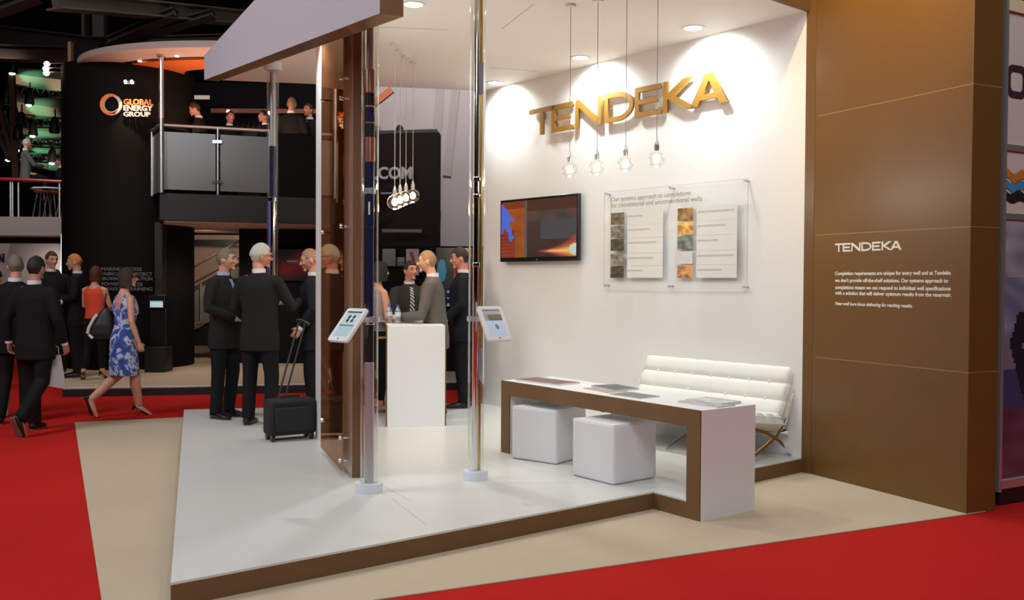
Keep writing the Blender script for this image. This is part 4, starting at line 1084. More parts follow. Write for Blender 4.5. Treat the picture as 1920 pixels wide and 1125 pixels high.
# raised floor of the dark stand
RZ = .12
ra, rb_ = gp(118, 728, RZ), gp(600, 720, RZ)
rd = (rb_ - ra).normalized(); rr = ra + rd * 9
rf = thing('raised_floor', 'beige carpeted raised floor of the dark stand with white nosing', 'platform', (ra.x, ra.y, 0))
RL = Vector((ra.x / ra.y * 9, 9, 0))
m = MB(); m.prism([v2(ra), v2(rr), v2(rr) + Y * 9, v2(ra) + RL], .0, RZ - .004); build(m, 'black_skirt', M_BLACK, rf)
m = MB(); m.prism([v2(ra) + Y * .06, v2(rr) + Y * .06, v2(rr) + Y * 9, v2(ra) + RL], RZ - .004, RZ); build(m, 'carpet_top', M_RAISED, rf)
m = MB(); m.obox(ra - Z3 * .022, rd * 9, Y * .06, Z3 * .024); build(m, 'nosing', M_WHITE, rf)

# curved dark drum wall with the round logo
DX, DY, DR = xat(243, 16.2), 16.2, 1.06
m = MB(); m.lathe((DX, DY, RZ), [(DR, 0), (DR, zat(118, 15.2) - RZ)], 64)
tag(build(m, 'curved_wall', M_BLK2, smooth=True, ang=.5), 'tall curved black wall carrying the round orange and white logo', 'wall', kind='structure')
m = vslab(129, 186, RZ, zat(85, 15.4), 15.6, .3); tag(build(m, 'dark_wall_panel', M_BLK2), 'plain black wall panel left of the curved logo wall', 'wall panel')
m = MB(); q = dp(152, 100, 15.45); m.obox((xat(128.5, 15.5), 15.5, zat(400, 15.5)), (.05, 0, 0), (0, .12, 0), (0, 0, zat(85, 15.5) - zat(400, 15.5)))
tag(build(m, 'wall_edge_trim', mat('tan_edge_trim', (.30, .17, .08), .45)), 'tan vertical trim along the left edge of black wall', 'trim')
sg = thing('round_logo_sign', 'round orange and white ring logo with GLOBAL ENERGY GROUP lettering', 'sign', (DX, DY - DR - .03, zat(222, 15)))
def on_drum(px, z, off):
    """point on the curved wall seen near px"""
    x = xat(px, DY - DR); dx = x - DX; dx = max(-DR * .98, min(DR * .98, dx)); return Vector((x, DY - math.sqrt(DR * DR - dx * dx) - off, z))
dl = DY - DR
cx, cz, ro = xat(211, dl), zat(203, dl), 20 / F_PX * dl
def crescent(m_, a0_, a1_, wmax, outr, mm, nm):
    out = []; inn = []
    for k in range(33):
        t = k / 32; a = lerp(a0_, a1_, t); w_ = wmax * math.sin(PI * t) ** .6
        out.append((outr * math.cos(a), outr * math.sin(a))); inn.append(((outr - w_) * math.cos(a), (outr - w_) * math.sin(a)))
    me = curve_mesh([out + inn[::-1]], .04); y_ = on_drum(211, cz, .05).y
    me.transform(basis((cx, y_, cz), X + Y * .0, Z3)); me.transform(pmat(sg).inverted()); finish(me, nm, mm, sg)
crescent(None, R(40), R(300), ro * .34, ro, M_SIGNO, 'orange_ring'); crescent(None, R(-70), R(120), ro * .26, ro, M_SIGNW, 'white_ring')
crescent(None, R(100), R(330), ro * .10, ro * .74, M_SIGNW, 'white_ring')
for t_, y0_, y1_, x0_, x1_, mm in (('GLOBAL', 189, 202, 233, 287, M_SIGNO), ('ENERGY', 201, 213, 233, 286, M_SIGNW), ('GROUP', 213, 224, 233, 282, M_SIGNW)):
    za, zb_ = zat(y1_, dl), zat(y0_, dl)
    write_on(t_, on_drum(x0_, za, .06), Vector((1, .02, 0)), Z3, 'sign_text', mm, sg, width=(x1_ - x0_) / F_PX * dl, height=(zb_ - za) * .80, size=1, bold=.012, depth=.04)
lt = thing('service_lettering', 'grey lines of service names on the black wall behind the dress', 'lettering', (DX, dl - .02, zat(550, 15)))
for t_, y_, x1_ in (('MARINE ACCESS', 512, 268), ('FABRICATION PROJECT', 521, 288), ('BROWNFIELD SOLUTION', 530, 288), ('POWER SERVICES', 540, 270), ('& SAFETY TRAINING', 549, 288)):
    write_on(t_, Vector((xat(193, dl), dl - .055, zat(y_, dl))), X, Z3, 'text_line', M_GTXT, lt, width=(x1_ - 193) / F_PX * dl, height=.055, size=1, bold=.02, depth=.01)
for n_, pts in enumerate((((128, 400), (144, 416), (158, 438), (168, 460), (174, 485), (176, 515)), ((128, 447), (134, 460), (139, 480), (140, 500)))):
    m = MB(); m.tube([dp(x, y, 15.52) for x, y in pts], .010, 6)
    tag(build(m, 'curved_wire_line', mat('silver_wire', (.55, .55, .55), .4), smooth=True), ('long' if n_ == 0 else 'short') + ' thin silver arc line on the black wall panel', 'wall trim')
m = MB(); q = dp(242, 154, 14.9)
wl = thing('wall_spotlight_bar', 'small twin spotlight above the round logo', 'spotlight', tuple(q))
for s_ in (-1, 1):
    m = MB(); m.cyl((s_ * .05, 0, -.02), (s_ * .05, -.03, .02), .022, n=10); a_ = build(m, 'lamp_head', M_DOT, wl, world=False)
m = MB(); m.box((0, .03, 0), (.16, .03, .05)); build(m, 'bracket', M_BLACK, wl, world=False)
ld = bpy.data.lights.new('logo_light', 'SPOT'); ld.energy = 70; ld.color = (1, .62, .42); ld.spot_size = 1.3; ld.spot_blend = .9; ld.shadow_soft_size = .03
lo = bpy.data.objects.new('logo_light', ld); C.objects.link(lo); lo.parent = wl; lo.location = (0, -.05, 0); lo.rotation_euler = Vector((0, .55, -1)).to_track_quat('-Z', 'Y').to_euler()

# ring canopy: elliptical band with orange inner soffit
EX, EY = -4.6, 15.9
def ell_ring(rx0, ry0, rx1, ry1, z0, z1, oy=0, a0_=PI * .98, a1_=PI * 1.86, n=44):
    m = MB(); vs = []
    for k in range(n + 1):
        a = lerp(a0_, a1_, k / n)
        for rx, ry, o in ((rx0, ry0, 0), (rx1, ry1, oy)):
            for z in (z0, z1): vs.append((EX + rx * math.cos(a), EY + o + ry * math.sin(a), z))
    fs = []
    for k in range(n):
        b = k * 4; c_ = b + 4
        fs += [(b, b + 1, c_ + 1, c_), (b + 2, c_ + 2, c_ + 3, b + 3), (b, c_, c_ + 2, b + 2), (b + 1, b + 3, c_ + 3, c_ + 1)]
    fs += [(0, 2, 3, 1), (n * 4, n * 4 + 1, n * 4 + 3, n * 4 + 2)]
    return m.add(vs, fs)
zr = 5.08
rc = thing('ring_canopy', 'curved pale canopy ring with orange underside above the balcony', 'canopy', (EX, EY, zr))
build(ell_ring(2.62, 1.75, 2.15, 1.15, zr, zr + .10), 'pale_soffit', M_SOFFIT, rc, smooth=True, ang=.5)
build(ell_ring(2.14, 1.14, 2.04, 1.04, zr + .01, zr + .1), 'dark_groove', M_BLACK, rc, smooth=True, ang=.5)
build(ell_ring(2.04, 1.04, .95, .42, zr - .02, zr + .06), 'orange_soffit', M_ORANGE, rc, smooth=True, ang=.5)
build(ell_ring(2.64, 1.77, 2.61, 1.74, zr - .005, zr + .06, a0_=PI * .99), 'canopy_rim', M_SOFFIT, rc, smooth=True, ang=.5)
for px, py in ((218, 128), (262, 114), (332, 105)):
    q = gp(px, py, zr); m = MB(); m.cyl(q - Z3 * .012, q, .030, n=14); build(m, 'soffit_spot', M_DOT, rc)
ld = bpy.data.lights.new('soffit_light', 'AREA'); ld.energy = 42; ld.color = (1, .58, .38); ld.size = 2.2
lo = bpy.data.objects.new('soffit_light', ld); C.objects.link(lo); lo.location = (EX, 15.0, 4.1); lo.rotation_euler = (PI, 0, 0)

# balcony
BZ0, BZ1 = zat(416, 14.7), zat(366, 14.7)
bal = thing('balcony', 'charcoal balcony deck of the dark stand with steel handrail', 'balcony', (xat(430, 15), 15.2, BZ0))
m = MB(); A_ = Vector((xat(300, 14.7), 14.7, 0)); B_ = Vector((xat(640, 15.6), 15.6, 0)); C_ = Vector((xat(268, 15.8), 16.4, 0))
m.prism([A_, B_, B_ + Y * 3, C_ + Y * 2.0, C_], BZ0, BZ1); build(m, 'deck_slab', M_BLK3, bal)
m = MB(); m.prism([A_ + Y * .06 + X * .04, B_ + Y * .06, B_ + Y * 2.9, C_ + Y * 1.9 + X * .1, C_ + X * .1], BZ0 - .03, BZ0 - .002); build(m, 'soffit', mat('dusky_soffit', (.42, .26, .20), .6), bal)
m = vslab(505, 640, BZ1, zat(255, 15.3), 15.25, .06, 15.6); build(m, 'solid_parapet', M_BLK2, bal)
zrl = zat(240, 14.75)
for a_, b_ in (((304, 14.72), (404, 14.98)), ((413, 15.0), (503, 15.25))):
    p0 = Vector((xat(*a_), a_[1], BZ1 + .06)); p1 = Vector((xat(*b_), b_[1], BZ1 + .06)); m = MB(); m.obox(p0, p1 - p0, Vector((.0, .014, 0)), Z3 * (zrl - .10 - BZ1 - .06)); build(m, 'glass_panel', M_FROSTC, bal)
m = MB(); p0 = Vector((xat(272, 15.9), 15.9, BZ1 + .02)); m.obox(p0, Vector((xat(298, 14.8), 14.8, BZ1 + .02)) - p0, X * .014, Z3 * (zrl - .12 - BZ1)); build(m, 'glass_panel', M_FROSTC, bal)
m = MB(); m.tube([(xat(272, 15.9), 15.9, zrl), (xat(300, 14.72), 14.72, zrl), (xat(506, 15.25), 15.25, zrl)], .028, 10); build(m, 'handrail', M_RAIL, bal, smooth=True)
for px, d_ in ((273, 15.8), (285, 15.3), (408.5, 14.99), (506, 15.25)):
    m = MB(); m.cyl((xat(px, d_), d_, BZ1), (xat(px, d_), d_, zrl), .022, n=10); pst = build(m, 'post', M_RAIL, bal, smooth=True)
    if px == 408.5:
        for z_ in (zrl - .22, BZ1 + .2): m = MB(); m.box((xat(px, d_), d_ - .02, z_), (.15, .03, .05)); build(m, 'glass_clamp', M_CHROME, pst)
m = MB(); m.cyl((xat(303, 14.66), 14.66, BZ1), (xat(303, 14.66), 14.66, zr), .036, n=14); m.cyl((xat(303, 14.66), 14.66, zr - .03), (xat(303, 14.66), 14.66, zr - .001), .07, n=16)
build(m, 'canopy_pole', M_RAIL, bal, smooth=True)

# dark room behind the balcony
m = vslab(215, 700, BZ1, 5.6, 19.2, .1); tag(build(m, 'lounge_back_wall', M_BLK2), 'dark wall at the back of the balcony lounge', 'wall', kind='structure')
M_LB = mat('dim_orange_band', (.30, .07, .03), .5)
m = vslab(395, 600, zat(216, 18.9), zat(208, 18.9), 18.9, .1, 18.9); tag(build(m, 'shelf_light_band', M_LB), 'thin orange lit shelf band behind the people on the balcony', 'shelf')
for i, px in enumerate((428, 505, 432)):
    q = dp(px, (209, 212, 203)[i], 18.7); 
    if i < 2:
        m = MB(); m.ell(q, (.035, .035, .035)); tag(build(m, 'shelf_lamp', M_DOT, smooth=True), 'tiny glowing lamp on the orange shelf band, ' + ('nearer the balcony pole' if i == 0 else 'beside the far display tube'), 'lamp')
m = MB(); m.obox(dp(360, 178, 18.5), X * .34, Y * .03, -Z3 * .08); m.v[1].z -= .03; tag(build(m, 'lit_ceiling_panel', mat('pale_panel', (.5, .45, .38), .5, emit=(1, .85, .65), estr=.3)), 'small pale panel high in the dark balcony lounge', 'panel')
m = MB(); 
for k in range(16):
    x = lerp(438, 490, k / 15); q = dp(x, 243, 17.8); m_ = MB(); hgt = .13 + .05 * ((k * 7) % 3); m_.lathe(q - Z3 * .1, [(.022, 0), (.022, hgt * .6), (.008, hgt * .8), (.008, hgt)], 8)
    tag(build(m_, 'glass_bottle', mat('bottle_glass_dim', (.10, .08, .06), .2, spec=.7), smooth=True), 'small bottle on the dark back bar of the balcony lounge', 'bottle', 'bottles on the balcony bar')
m = vslab(430, 500, BZ1, zat(246, 17.8), 17.7, .4); tag(build(m, 'back_bar', M_BLK3), 'dark bar counter with bottles behind the balcony rail', 'bar counter')

# under the balcony: walls, stair
m = vslab(300, 560, RZ, BZ0 - .03, 19.0, .1); tag(build(m, 'warm_back_wall', M_PINKW), 'warm grey wall behind the staircase', 'wall', kind='structure')
m = MB(); m.obox((xat(330, 18.6), 18.6, zat(464, 18.6)), (xat(470, 18.6) - xat(330, 18.6), 0, 0), (0, .3, 0), (0, 0, zat(453, 18.6) - zat(464, 18.6))); tag(build(m, 'black_beam', M_BLACK), 'black horizontal beam above the staircase', 'beam')
m = vslab(215, 338, RZ, zat(432, 16.9), 16.9, .5); tag(build(m, 'black_tower_panel', M_BLK2), 'plain black block under the balcony left of the staircase', 'wall block')
m = vslab(290, 304, RZ, BZ0, 15.3, .2); tag(build(m, 'balcony_column', M_BLK3), 'slim charcoal column under the balcony corner', 'column')
st = thing('staircase', 'staircase with bronze treads and frosted side climbing behind the suited men', 'staircase', (xat(390, 17.6), 17.6, RZ))
SD = 17.5
def sp(px, py, dd=0): return Vector((xat(px, SD), SD + dd, zat(py, SD)))
p0, p1 = sp(334, 632), sp(470, 552)
m = MB(); m.prism([(0, 0), (0, 0), (1, 0)], 0, 1); m = MB()
tri = [sp(334, 640), sp(480, 556), sp(480, 652), sp(334, 652)]
m.add(tri + [q + Y * 1.0 for q in tri], [(0, 1, 2, 3), (7, 6, 5, 4), (0, 4, 5, 1), (1, 5, 6, 2), (2, 6, 7, 3), (3, 7, 4, 0)]); build(m, 'stair_side', M_BLACK, st)
for k in range(8):
    t = k / 8; q = p0.lerp(p1, t); q2 = p0.lerp(p1, (k + 1) / 8); m = MB(); m.obox((q.x, SD, q.z - .03), (q2.x - q.x + .03, 0, 0), (0, 1.0, 0), (0, 0, q2.z - q.z - .06)); build(m, 'tread', M_TIMBER, st)
m = MB(); g = [sp(341, 622, -.03), sp(480, 543, -.03), sp(480, 480, -.03), sp(341, 560, -.03)]; m.add(g + [q + Y * .012 for q in g], [(0, 1, 2, 3), (7, 6, 5, 4), (0, 4, 5, 1), (1, 5, 6, 2), (2, 6, 7, 3), (3, 7, 4, 0)]); build(m, 'frosted_side_glass', M_FROSTC, st)
for a_, b_ in (((336, 551), (480, 468)), ((336, 560), (480, 478)), ((336, 521), (480, 438))):
    m = MB(); m.tube([sp(*a_, -.05), sp(*b_, -.05)], .018, 8); build(m, 'handrail', mat('dark_bronze_rail', (.09, .06, .05), .35, metal=.5), st, smooth=True)
for px, ya, yb_ in ((341, 630, 556), (378, 606, 534), (430, 577, 505)):
    m = MB(); m.cyl(sp(px, ya, -.05), sp(px, yb_, -.05), .025, n=10); build(m, 'post', M_RAIL, st, smooth=True)

# kiosk
kd = 15.0
kk = thing('information_kiosk', 'black kiosk pedestal with a small lit screen near the staircase', 'kiosk', (xat(297, kd), kd, RZ), 0)
m = MB(); m.box((0, 0, .20), (.33, .33, .40)); build(m, 'plinth', M_BLACK, kk, world=False, bevel=.006)
m = MB(); m.box((0, .04, .75), (.26, .10, .72)); m.box((0, 0, 1.12), (.27, .16, .22)); build(m, 'column', M_BLKPL, kk, world=False, bevel=.01)
picture('screen', Vector((xat(285, kd), kd - .085, zat(580, kd))), X, Z3 - Y * .0, 24 / F_PX * kd, 12 / F_PX * kd, lambda u, v: [.30, .55, .60] if v > .8 else ([.75, .85, .9] if int(v * 8) % 2 else [.45, .62, .68]), 10, 10, kk, M_SCREEN)

# black display wall behind the men in suits, with exhibits
m = vslab(448, 700, RZ, BZ0 - .03, 16.6, .2); tag(build(m, 'black_display_wall', M_BLK2), 'black display wall under the balcony behind the men shaking hands', 'wall', kind='structure')
def poster(px0, px1, py0, py1, d, label, func, nx=14, ny=16, glow=False, frame_m=None):
    a = Vector((xat(px0, d), d, zat(py1, d))); w_ = (px1 - px0) / F_PX * d; h_ = (py1 - py0) / F_PX * d
    t = thing('display_screen' if glow else 'wall_poster', label, 'screen' if glow else 'poster', (a.x + w_ / 2, d, a.z))
    m = MB(); m.obox(a - X * .01 - Z3 * .01 + Y * .006, X * (w_ + .02), Y * .05, Z3 * (h_ + .02)); build(m, 'backing', frame_m or M_BLKPL, t)
    picture('image', a, X, Z3, w_, h_, func, nx, ny, t, M_SCREEN if glow else M_PRINT); return t
def redblob(u, v):
    k = math.exp(-((u - .3) ** 2 * 12 + (v - .35) ** 2 * 14)) + math.exp(-((u - .75) ** 2 * 16 + (v - .55) ** 2 * 10))
    return [.008 + .09 * k, .006 + .004 * k, .007 + .005 * k]
poster(519, 580, 470, 528, 16.54, 'dark screen with a dim red shape behind the handshake', redblob, 20, 18, True)
m = MB(); m.obox(Vector((xat(538, 16.5), 16.515, zat(494, 16.3))), X * .19, Y * .01, Z3 * .035); tag(build(m, 'screen_title', M_GTXT2), 'small grey heading line above the dim red shape on dark screen', 'lettering')

# grey wall, COM wall and posters behind the counter
m = vslab(690, 960, zat(470, 18.5), 6.0, 18.5, .15); tag(build(m, 'grey_hall_wall', M_GREYW), 'large grey mauve wall behind the white counter', 'wall', kind='structure')
m = vslab(590, 822, RZ, zat(256, 16.8), 16.9, .4, 16.4); tag(build(m, 'black_letter_wall', mat('brown_black_wall', (.012, .008, .0065), .75, spec=.1, var=.15, scale=1)), 'brown black wall with large grey COM letters behind amber bulbs', 'wall', kind='structure')
m = vslab(590, 818, zat(256, 16.8), zat(247, 16.8), 17.1, .3, 16.6); tag(build(m, 'wall_coping', M_BLACK), 'black coping along the top of the COM wall', 'coping')
lw = thing('large_wall_lettering', 'large grey COM letters with a small grey line below', 'lettering', (xat(745, 16.5), 16.4, zat(370, 16.5)))
write_on('.COM', Vector((xat(705, 16.6), 16.42, zat(337, 16.4))), Vector((1, -.1, 0)), Z3, 'letters', M_GTXT2, lw, width=70 / F_PX * 16.5, height=22 / F_PX * 16.5, size=1, bold=.03, depth=.04)
m = MB(); a_ = Vector((xat(716, 16.6), 16.42, zat(366, 16.4))); m.obox(a_, Vector((1, -.1, 0)) * .30, Vector((0, -.02, 0)), Z3 * .035); build(m, 'small_letters', M_GTXT, lw)
m = vslab(716, 790, zat(437, 16.2), zat(431, 16.2), 16.2, .1); tag(build(m, 'grey_shelf_strip', mat('dim_grey_strip', (.10, .09, .09), .4)), 'thin grey strip light across the black wall below the amber bulbs', 'strip')
m = MB(); q0, q1 = dp(735, 168, 17.6), dp(700, 196, 17.6); m.bar(q0, q1, .12, .12); tag(build(m, 'orange_roof_bar', mat('rust_bar', (.42, .10, .04), .5)), 'short rust coloured bar above the black letter wall', 'beam')
m = MB(); q0, q1 = dp(836, 178, 17.9), dp(858, 176, 17.9); 
for xa, xb in ((826, 815), (856, 838)):
    m_ = MB(); m_.bar(dp(xa, 150, 18.47), dp(xb, 330, 18.47), .16, .03); tag(build(m_, 'hanging_drape_fold', mat('dusky_fold', (.37, .325, .32), .8)), 'dusky diagonal hanging strip on the grey wall, ' + ('nearer the COM wall' if xa == 826 else 'nearer the chrome tube'), 'drape')
poster(761, 785, 468, 517, 15.22, 'white poster with a red brown figure behind counter', lambda u, v: [.30, .06, .05] if abs(u - .5 + .1 * math.sin(v * 9)) < .14 and .15 < v < .85 else [.42, .38, .38])
poster(717, 741, 468, 500, 15.22, 'dim grey screen behind the dark haired woman', lambda u, v: [.07 + .03 * v, .06 + .03 * v, .06 + .03 * v], glow=True)
poster(742, 758, 484, 500, 15.22, 'small dark screen with pale text lines', lambda u, v: [.12, .12, .13] if int(v * 10) % 2 and u > .2 else [.02, .02, .02], glow=True)
poster(818, 838, 466, 560, 15.22, 'tall screen with a blue globe behind the grey suited man', lambda u, v: [.03, .14, .22] if (u - .5) ** 2 + (v - .55) ** 2 * 3 < .16 else [.015, .02, .025], 14, 30, True)
def bright(u, v):
    if (u - .5) ** 2 * 2 + (v - .75) ** 2 * 9 < .05: return [.65, .55, .06]
    if u > .25 and v > .35 and v < .9: return [.34, .03, .02] if int(u * 9 + v * 5) % 2 else [.05, .02, .02]
    if v < .3: return [.15, .25, .30] if int(v * 26) % 3 == 0 else [.01, .012, .015]
    return [.02, .02, .025]
poster(838, 884, 466, 575, 15.22, 'colourful red and yellow screen behind the tall man', bright, 22, 40, True)
m = vslab(690, 940, RZ, zat(462, 15.2), 15.3, .15); tag(build(m, 'low_black_wall', M_BLK2), 'low black display wall behind the counter group', 'wall', kind='structure')

# ============================================================== far mezzanine on the left
md = 20.0
M_FASW = mat('pale_mezzanine_fascia', (.36, .32, .31), .55, var=.03, scale=1)
mz = thing('mezzanine', 'far mezzanine deck with pale fascia and red topped railing', 'mezzanine', (xat(60, md), md, zat(447, md)))
m = MB(); xa, xb = xat(-60, md), xat(127, md); m.obox((xa, md, zat(447, md)), (xb - xa, 0, 0), (0, 5, 0), (0, 0, zat(412, md) - zat(447, md))); build(m, 'deck', M_FASW, mz)
m = MB(); m.tube([(lerp(xa, xb, k / 8), md + .05 - .1 * math.sin(PI * k / 8), zat(343 + (k - 4) * .8, md)) for k in range(9)], .035, 8); build(m, 'red_handrail', mat('red_handrail', (.40, .02, .03), .4), mz, smooth=True)
for px in (18, 22, 33, 110):
    m = MB(); m.cyl((xat(px, md), md + .05, zat(412 if px != 18 else 433, md)), (xat(px, md), md + .05, zat(344, md)), .022, n=8); build(m, 'post', M_RAIL, mz, smooth=True)
m = MB(); m.obox((xa, md + 1.0, zat(458, md)), (xb - xa, 0, 0), (0, .4, 0), (0, 0, zat(446, md) - zat(458, md))); tag(build(m, 'black_lintel', M_BLACK), 'black beam under the pale mezzanine fascia', 'beam')
m = MB(); xl = xat(-80, md + 2); m.obox((xl, md + 2, 0), (xat(113, md + 2) - xl, 0, 0), (0, .2, 0), (0, 0, zat(456, md + 2))); tag(build(m, 'pale_lower_wall', M_FASW), 'pale wall below the mezzanine behind the crowd', 'wall', kind='structure')
write_on('N', Vector((xat(-6, md + 1.9), md + 1.95, zat(497, md + 2))), X, Z3, 'wall_letter', M_BLACK, None, width=12 / F_PX * 22, height=16 / F_PX * 22, size=1, bold=.03, depth=.03)
tag(bpy.data.objects['wall_letter'], 'black letter N on the pale wall at the photo edge', 'lettering')
m = vslab(113, 128, RZ, zat(460, 17), 17.2, .1); tag(build(m, 'dark_door_leaf', M_BLK2), 'narrow dark panel at the end of the pale lower wall', 'panel')
m = MB(); m.lathe(dp(115, 516, 17.1), [(.02, -.1), (.035, 0), (.012, .2), (.004, .75)], 10); tag(build(m, 'glowing_floor_lamp', mat('blue_white_glow', (1, 1, 1), .5, emit=(.8, .88, 1), estr=1.6), smooth=True), 'slender bluish white lamp glowing above the dark haired man', 'lamp')
# table and stools behind the red rail
tb = thing('bar_table', 'white round bar table behind the red railing', 'table', (xat(95, md + .9), md + .9, zat(412, md)))
m = MB(); m.lathe((0, 0, 0), [(.25, 0), (.25, .02), (.03, .04), (.03, .66)], 18); build(m, 'pedestal', M_RAIL, tb, world=False, smooth=True, ang=.6)
m = MB(); m.lathe((0, 0, .66), [(.40, 0), (.40, .03)], 28); build(m, 'tabletop', M_WHITE, tb, world=False)
for i, px in enumerate((80, 99, 123)):
    s_ = thing('bar_stool', ('bar stool with crossed steel legs under the seated grey haired man', 'bar stool with crossed steel legs in front of the bar table', 'bar stool with crossed steel legs beside black wall edge')[i], 'stool', (xat(px, md + .5 + i * .2), md + .5 + i * .2, zat(412, md)), 0, 'bar stools behind the red rail')
    for a_ in range(4): m = MB(); an = PI / 4 + a_ * PI / 2; m.cyl((.2 * math.cos(an), .2 * math.sin(an), 0), (.1 * math.cos(an), .1 * math.sin(an), .56), .012, n=6); build(m, 'leg', M_RAIL, s_, world=False)
    m = MB(); m.ell((0, 0, .58), (.18, .18, .035)); build(m, 'seat', mat('red_stool_seat', (.32, .03, .03), .5), s_, world=False, smooth=True)

# lighting rig and fabric banners beyond
bd = 27.0
M_BAN = mat('cream_fabric', (.55, .47, .34), .8, var=.06, scale=.8)
M_TRUSS = mat('truss_metal', (.045, .042, .038), .5, metal=.4)
bands = [(136, 147, 165, 178, 30), (182, 196, 222, 236, 40), (238, 245, 267, 274, 45), (275, 284, 297, 307, 52), (305, 312, 318, 326, 60)]
lbl = ['topmost', 'second from the top', 'middle', 'second from the bottom', 'lowest']
for i, (ya, yb_, yc, yd, xl) in enumerate(bands):
    m = MB(); n = 14; vs = []; d_ = bd + i * 2.2
    for k in range(n + 1):
        t = k / n; px = lerp(xl, 140, t); sag = 4 * math.sin(PI * t)
        top_, bot_ = lerp(ya, yb_, t) - sag, lerp(yc, yd, t) + sag
        for j in range(5):
            y_ = lerp(top_, bot_, j / 4); vs.append((xat(px, d_), d_ - .35 * math.sin(PI * j / 4), zat(y_, d_)))
    back = [(x, y + .05, z) for x, y, z in vs]
    N_ = len(vs); fs = [(k * 5 + j, k * 5 + j + 1, k * 5 + j + 6, k * 5 + j + 5) for k in range(n) for j in range(4)]
    fs2 = [tuple(N_ + q for q in f[::-1]) for f in fs]
    rim = [j for j in range(5)] + [k * 5 + 4 for k in range(1, n + 1)] + [n * 5 + j for j in (3, 2, 1, 0)] + [k * 5 for k in range(n - 1, 0, -1)]
    fr_ = [(rim[q], rim[(q + 1) % len(rim)], N_ + rim[(q + 1) % len(rim)], N_ + rim[q]) for q in range(len(rim))]
    m.add(list(vs) + back, fs + fs2 + fr_)
    tag(build(m, 'fabric_banner', M_BAN, smooth=True, ang=.8), 'cream sagging fabric banner washed with green light, ' + lbl[i] + ' of the stack', 'banner', 'fabric banners over the far hall')
    ld = bpy.data.lights.new('green_wash', 'SPOT'); ld.energy = 90; ld.color = (.2, 1, .6); ld.spot_size = .5; ld.spot_blend = .8; ld.shadow_soft_size = .05
    lo = bpy.data.objects.new('green_wash', ld); C.objects.link(lo); lo.location = (xat(xl - 16, d_), d_ - 1.4, zat(lerp(ya, yc, .9), d_)); lo.rotation_euler = (Vector((xat(xl + 55, d_), d_, zat(lerp(ya, yc, .75), d_))) - lo.location).to_track_quat('-Z', 'Y').to_euler()
lamps = [(24, 138, 1), (24, 215, 0), (55, 197, 1), (62, 255, 1), (102, 250, 0), (125, 255, 1), (38, 282, 2), (28, 290, 1), (123, 293, 1), (45, 300, 1), (98, 306, 1), (118, 310, 1), (12, 196, 0), (40, 240, 0), (8, 250, 0), (16, 300, 1), (34, 262, 0)]
for i, (px, py, k) in enumerate(lamps):
    d_ = 24 + (i % 4)
    q = dp(px, py, d_); t = thing('stage_lamp', 'black stage lamp hanging from the far lighting truss' if k == 0 else ('stage lamp with a warm white lens on the far truss' if k == 1 else 'stage lamp with a large orange white glow on truss'), 'stage lamp', tuple(q), 0, ('unlit', 'lit', 'glowing')[k] + ' stage lamps on the far truss')
    m = MB(); m.loft([(0, 0, 0), (0, 0, .06), (0, 0, .3), (.02, 0, .42)], [.11, .13, .10, .05], 12); build(m, 'housing', M_BLACK, t, world=False, smooth=True)
    m = MB(); m.cyl((.02, 0, .4), (.02, 0, .62), .02, n=6); build(m, 'hook', M_TRUSS, t, world=False)
    if k:
        m = MB(); m.ell((0, -.03, .0), (.075 + .03 * (k - 1), .08, .05)); build(m, 'lens', mat('lens_warm' if k == 2 else 'lens_white', (1, 1, 1), .5, emit=(1, .6, .3) if k == 2 else (1, .97, .9), estr=6), t, world=False, smooth=True)
for i, (ya, yb_) in enumerate(((178, 184), (238, 240), (272, 279), (300, 308))):
    d_ = bd + i * 2; tr = thing('lighting_truss', 'dark lighting truss between the fabric banners, ' + ('topmost', 'second down', 'third down', 'lowest')[i], 'truss', tuple(dp(70, ya, d_)))
    for dz in (0, .28):
        m = MB(); m.bar(dp(18, ya, d_) + Z3 * dz, dp(135, yb_, d_) + Z3 * dz, .05, .05); build(m, 'chord', M_TRUSS, tr)
    m = MB()
    for k in range(12):
        a_ = dp(lerp(18, 135, k / 12), lerp(ya, yb_, k / 12), d_); b_ = dp(lerp(18, 135, (k + 1) / 12), lerp(ya, yb_, (k + 1) / 12), d_)
        m.bar(a_ + Z3 * (.28 if k % 2 else 0), b_ + Z3 * (0 if k % 2 else .28), .035, .035)
    build(m, 'lattice', M_TRUSS, tr)
for i, (a_, b_) in enumerate((((-4, 190), (26, 300)), ((-6, 245), (20, 300)), ((22, 135), (30, 340)))):
    m = MB(); m.bar(dp(*a_, 24), dp(*b_, 24), .14, .10); tag(build(m, 'truss_leg', mat('rusty_truss', (.12, .06, .04), .5)), ('upper slanting', 'lower slanting', 'upright')[i] + ' rusty truss leg at the far left', 'truss')
fl_ = thing('flood_lamp_cluster', 'three glowing lamps on rods below the roof girder at far left', 'lamp', tuple(dp(105, 128, 16)))
for k, (px, py) in enumerate(((88, 120), (86, 129), (87, 137))):
    m = MB(); m.ell(dp(px, py, 16), (.05, .05, .045)); build(m, 'bulb', mat('flood_glow', (1, 1, 1), .5, emit=(1, .72, .5), estr=8), fl_, smooth=True)
    m = MB(); m.tube([dp(px + 4, py - 1, 16), dp(129, py - 2, 16)], .010, 6); build(m, 'rod', M_RAIL, fl_, smooth=True)

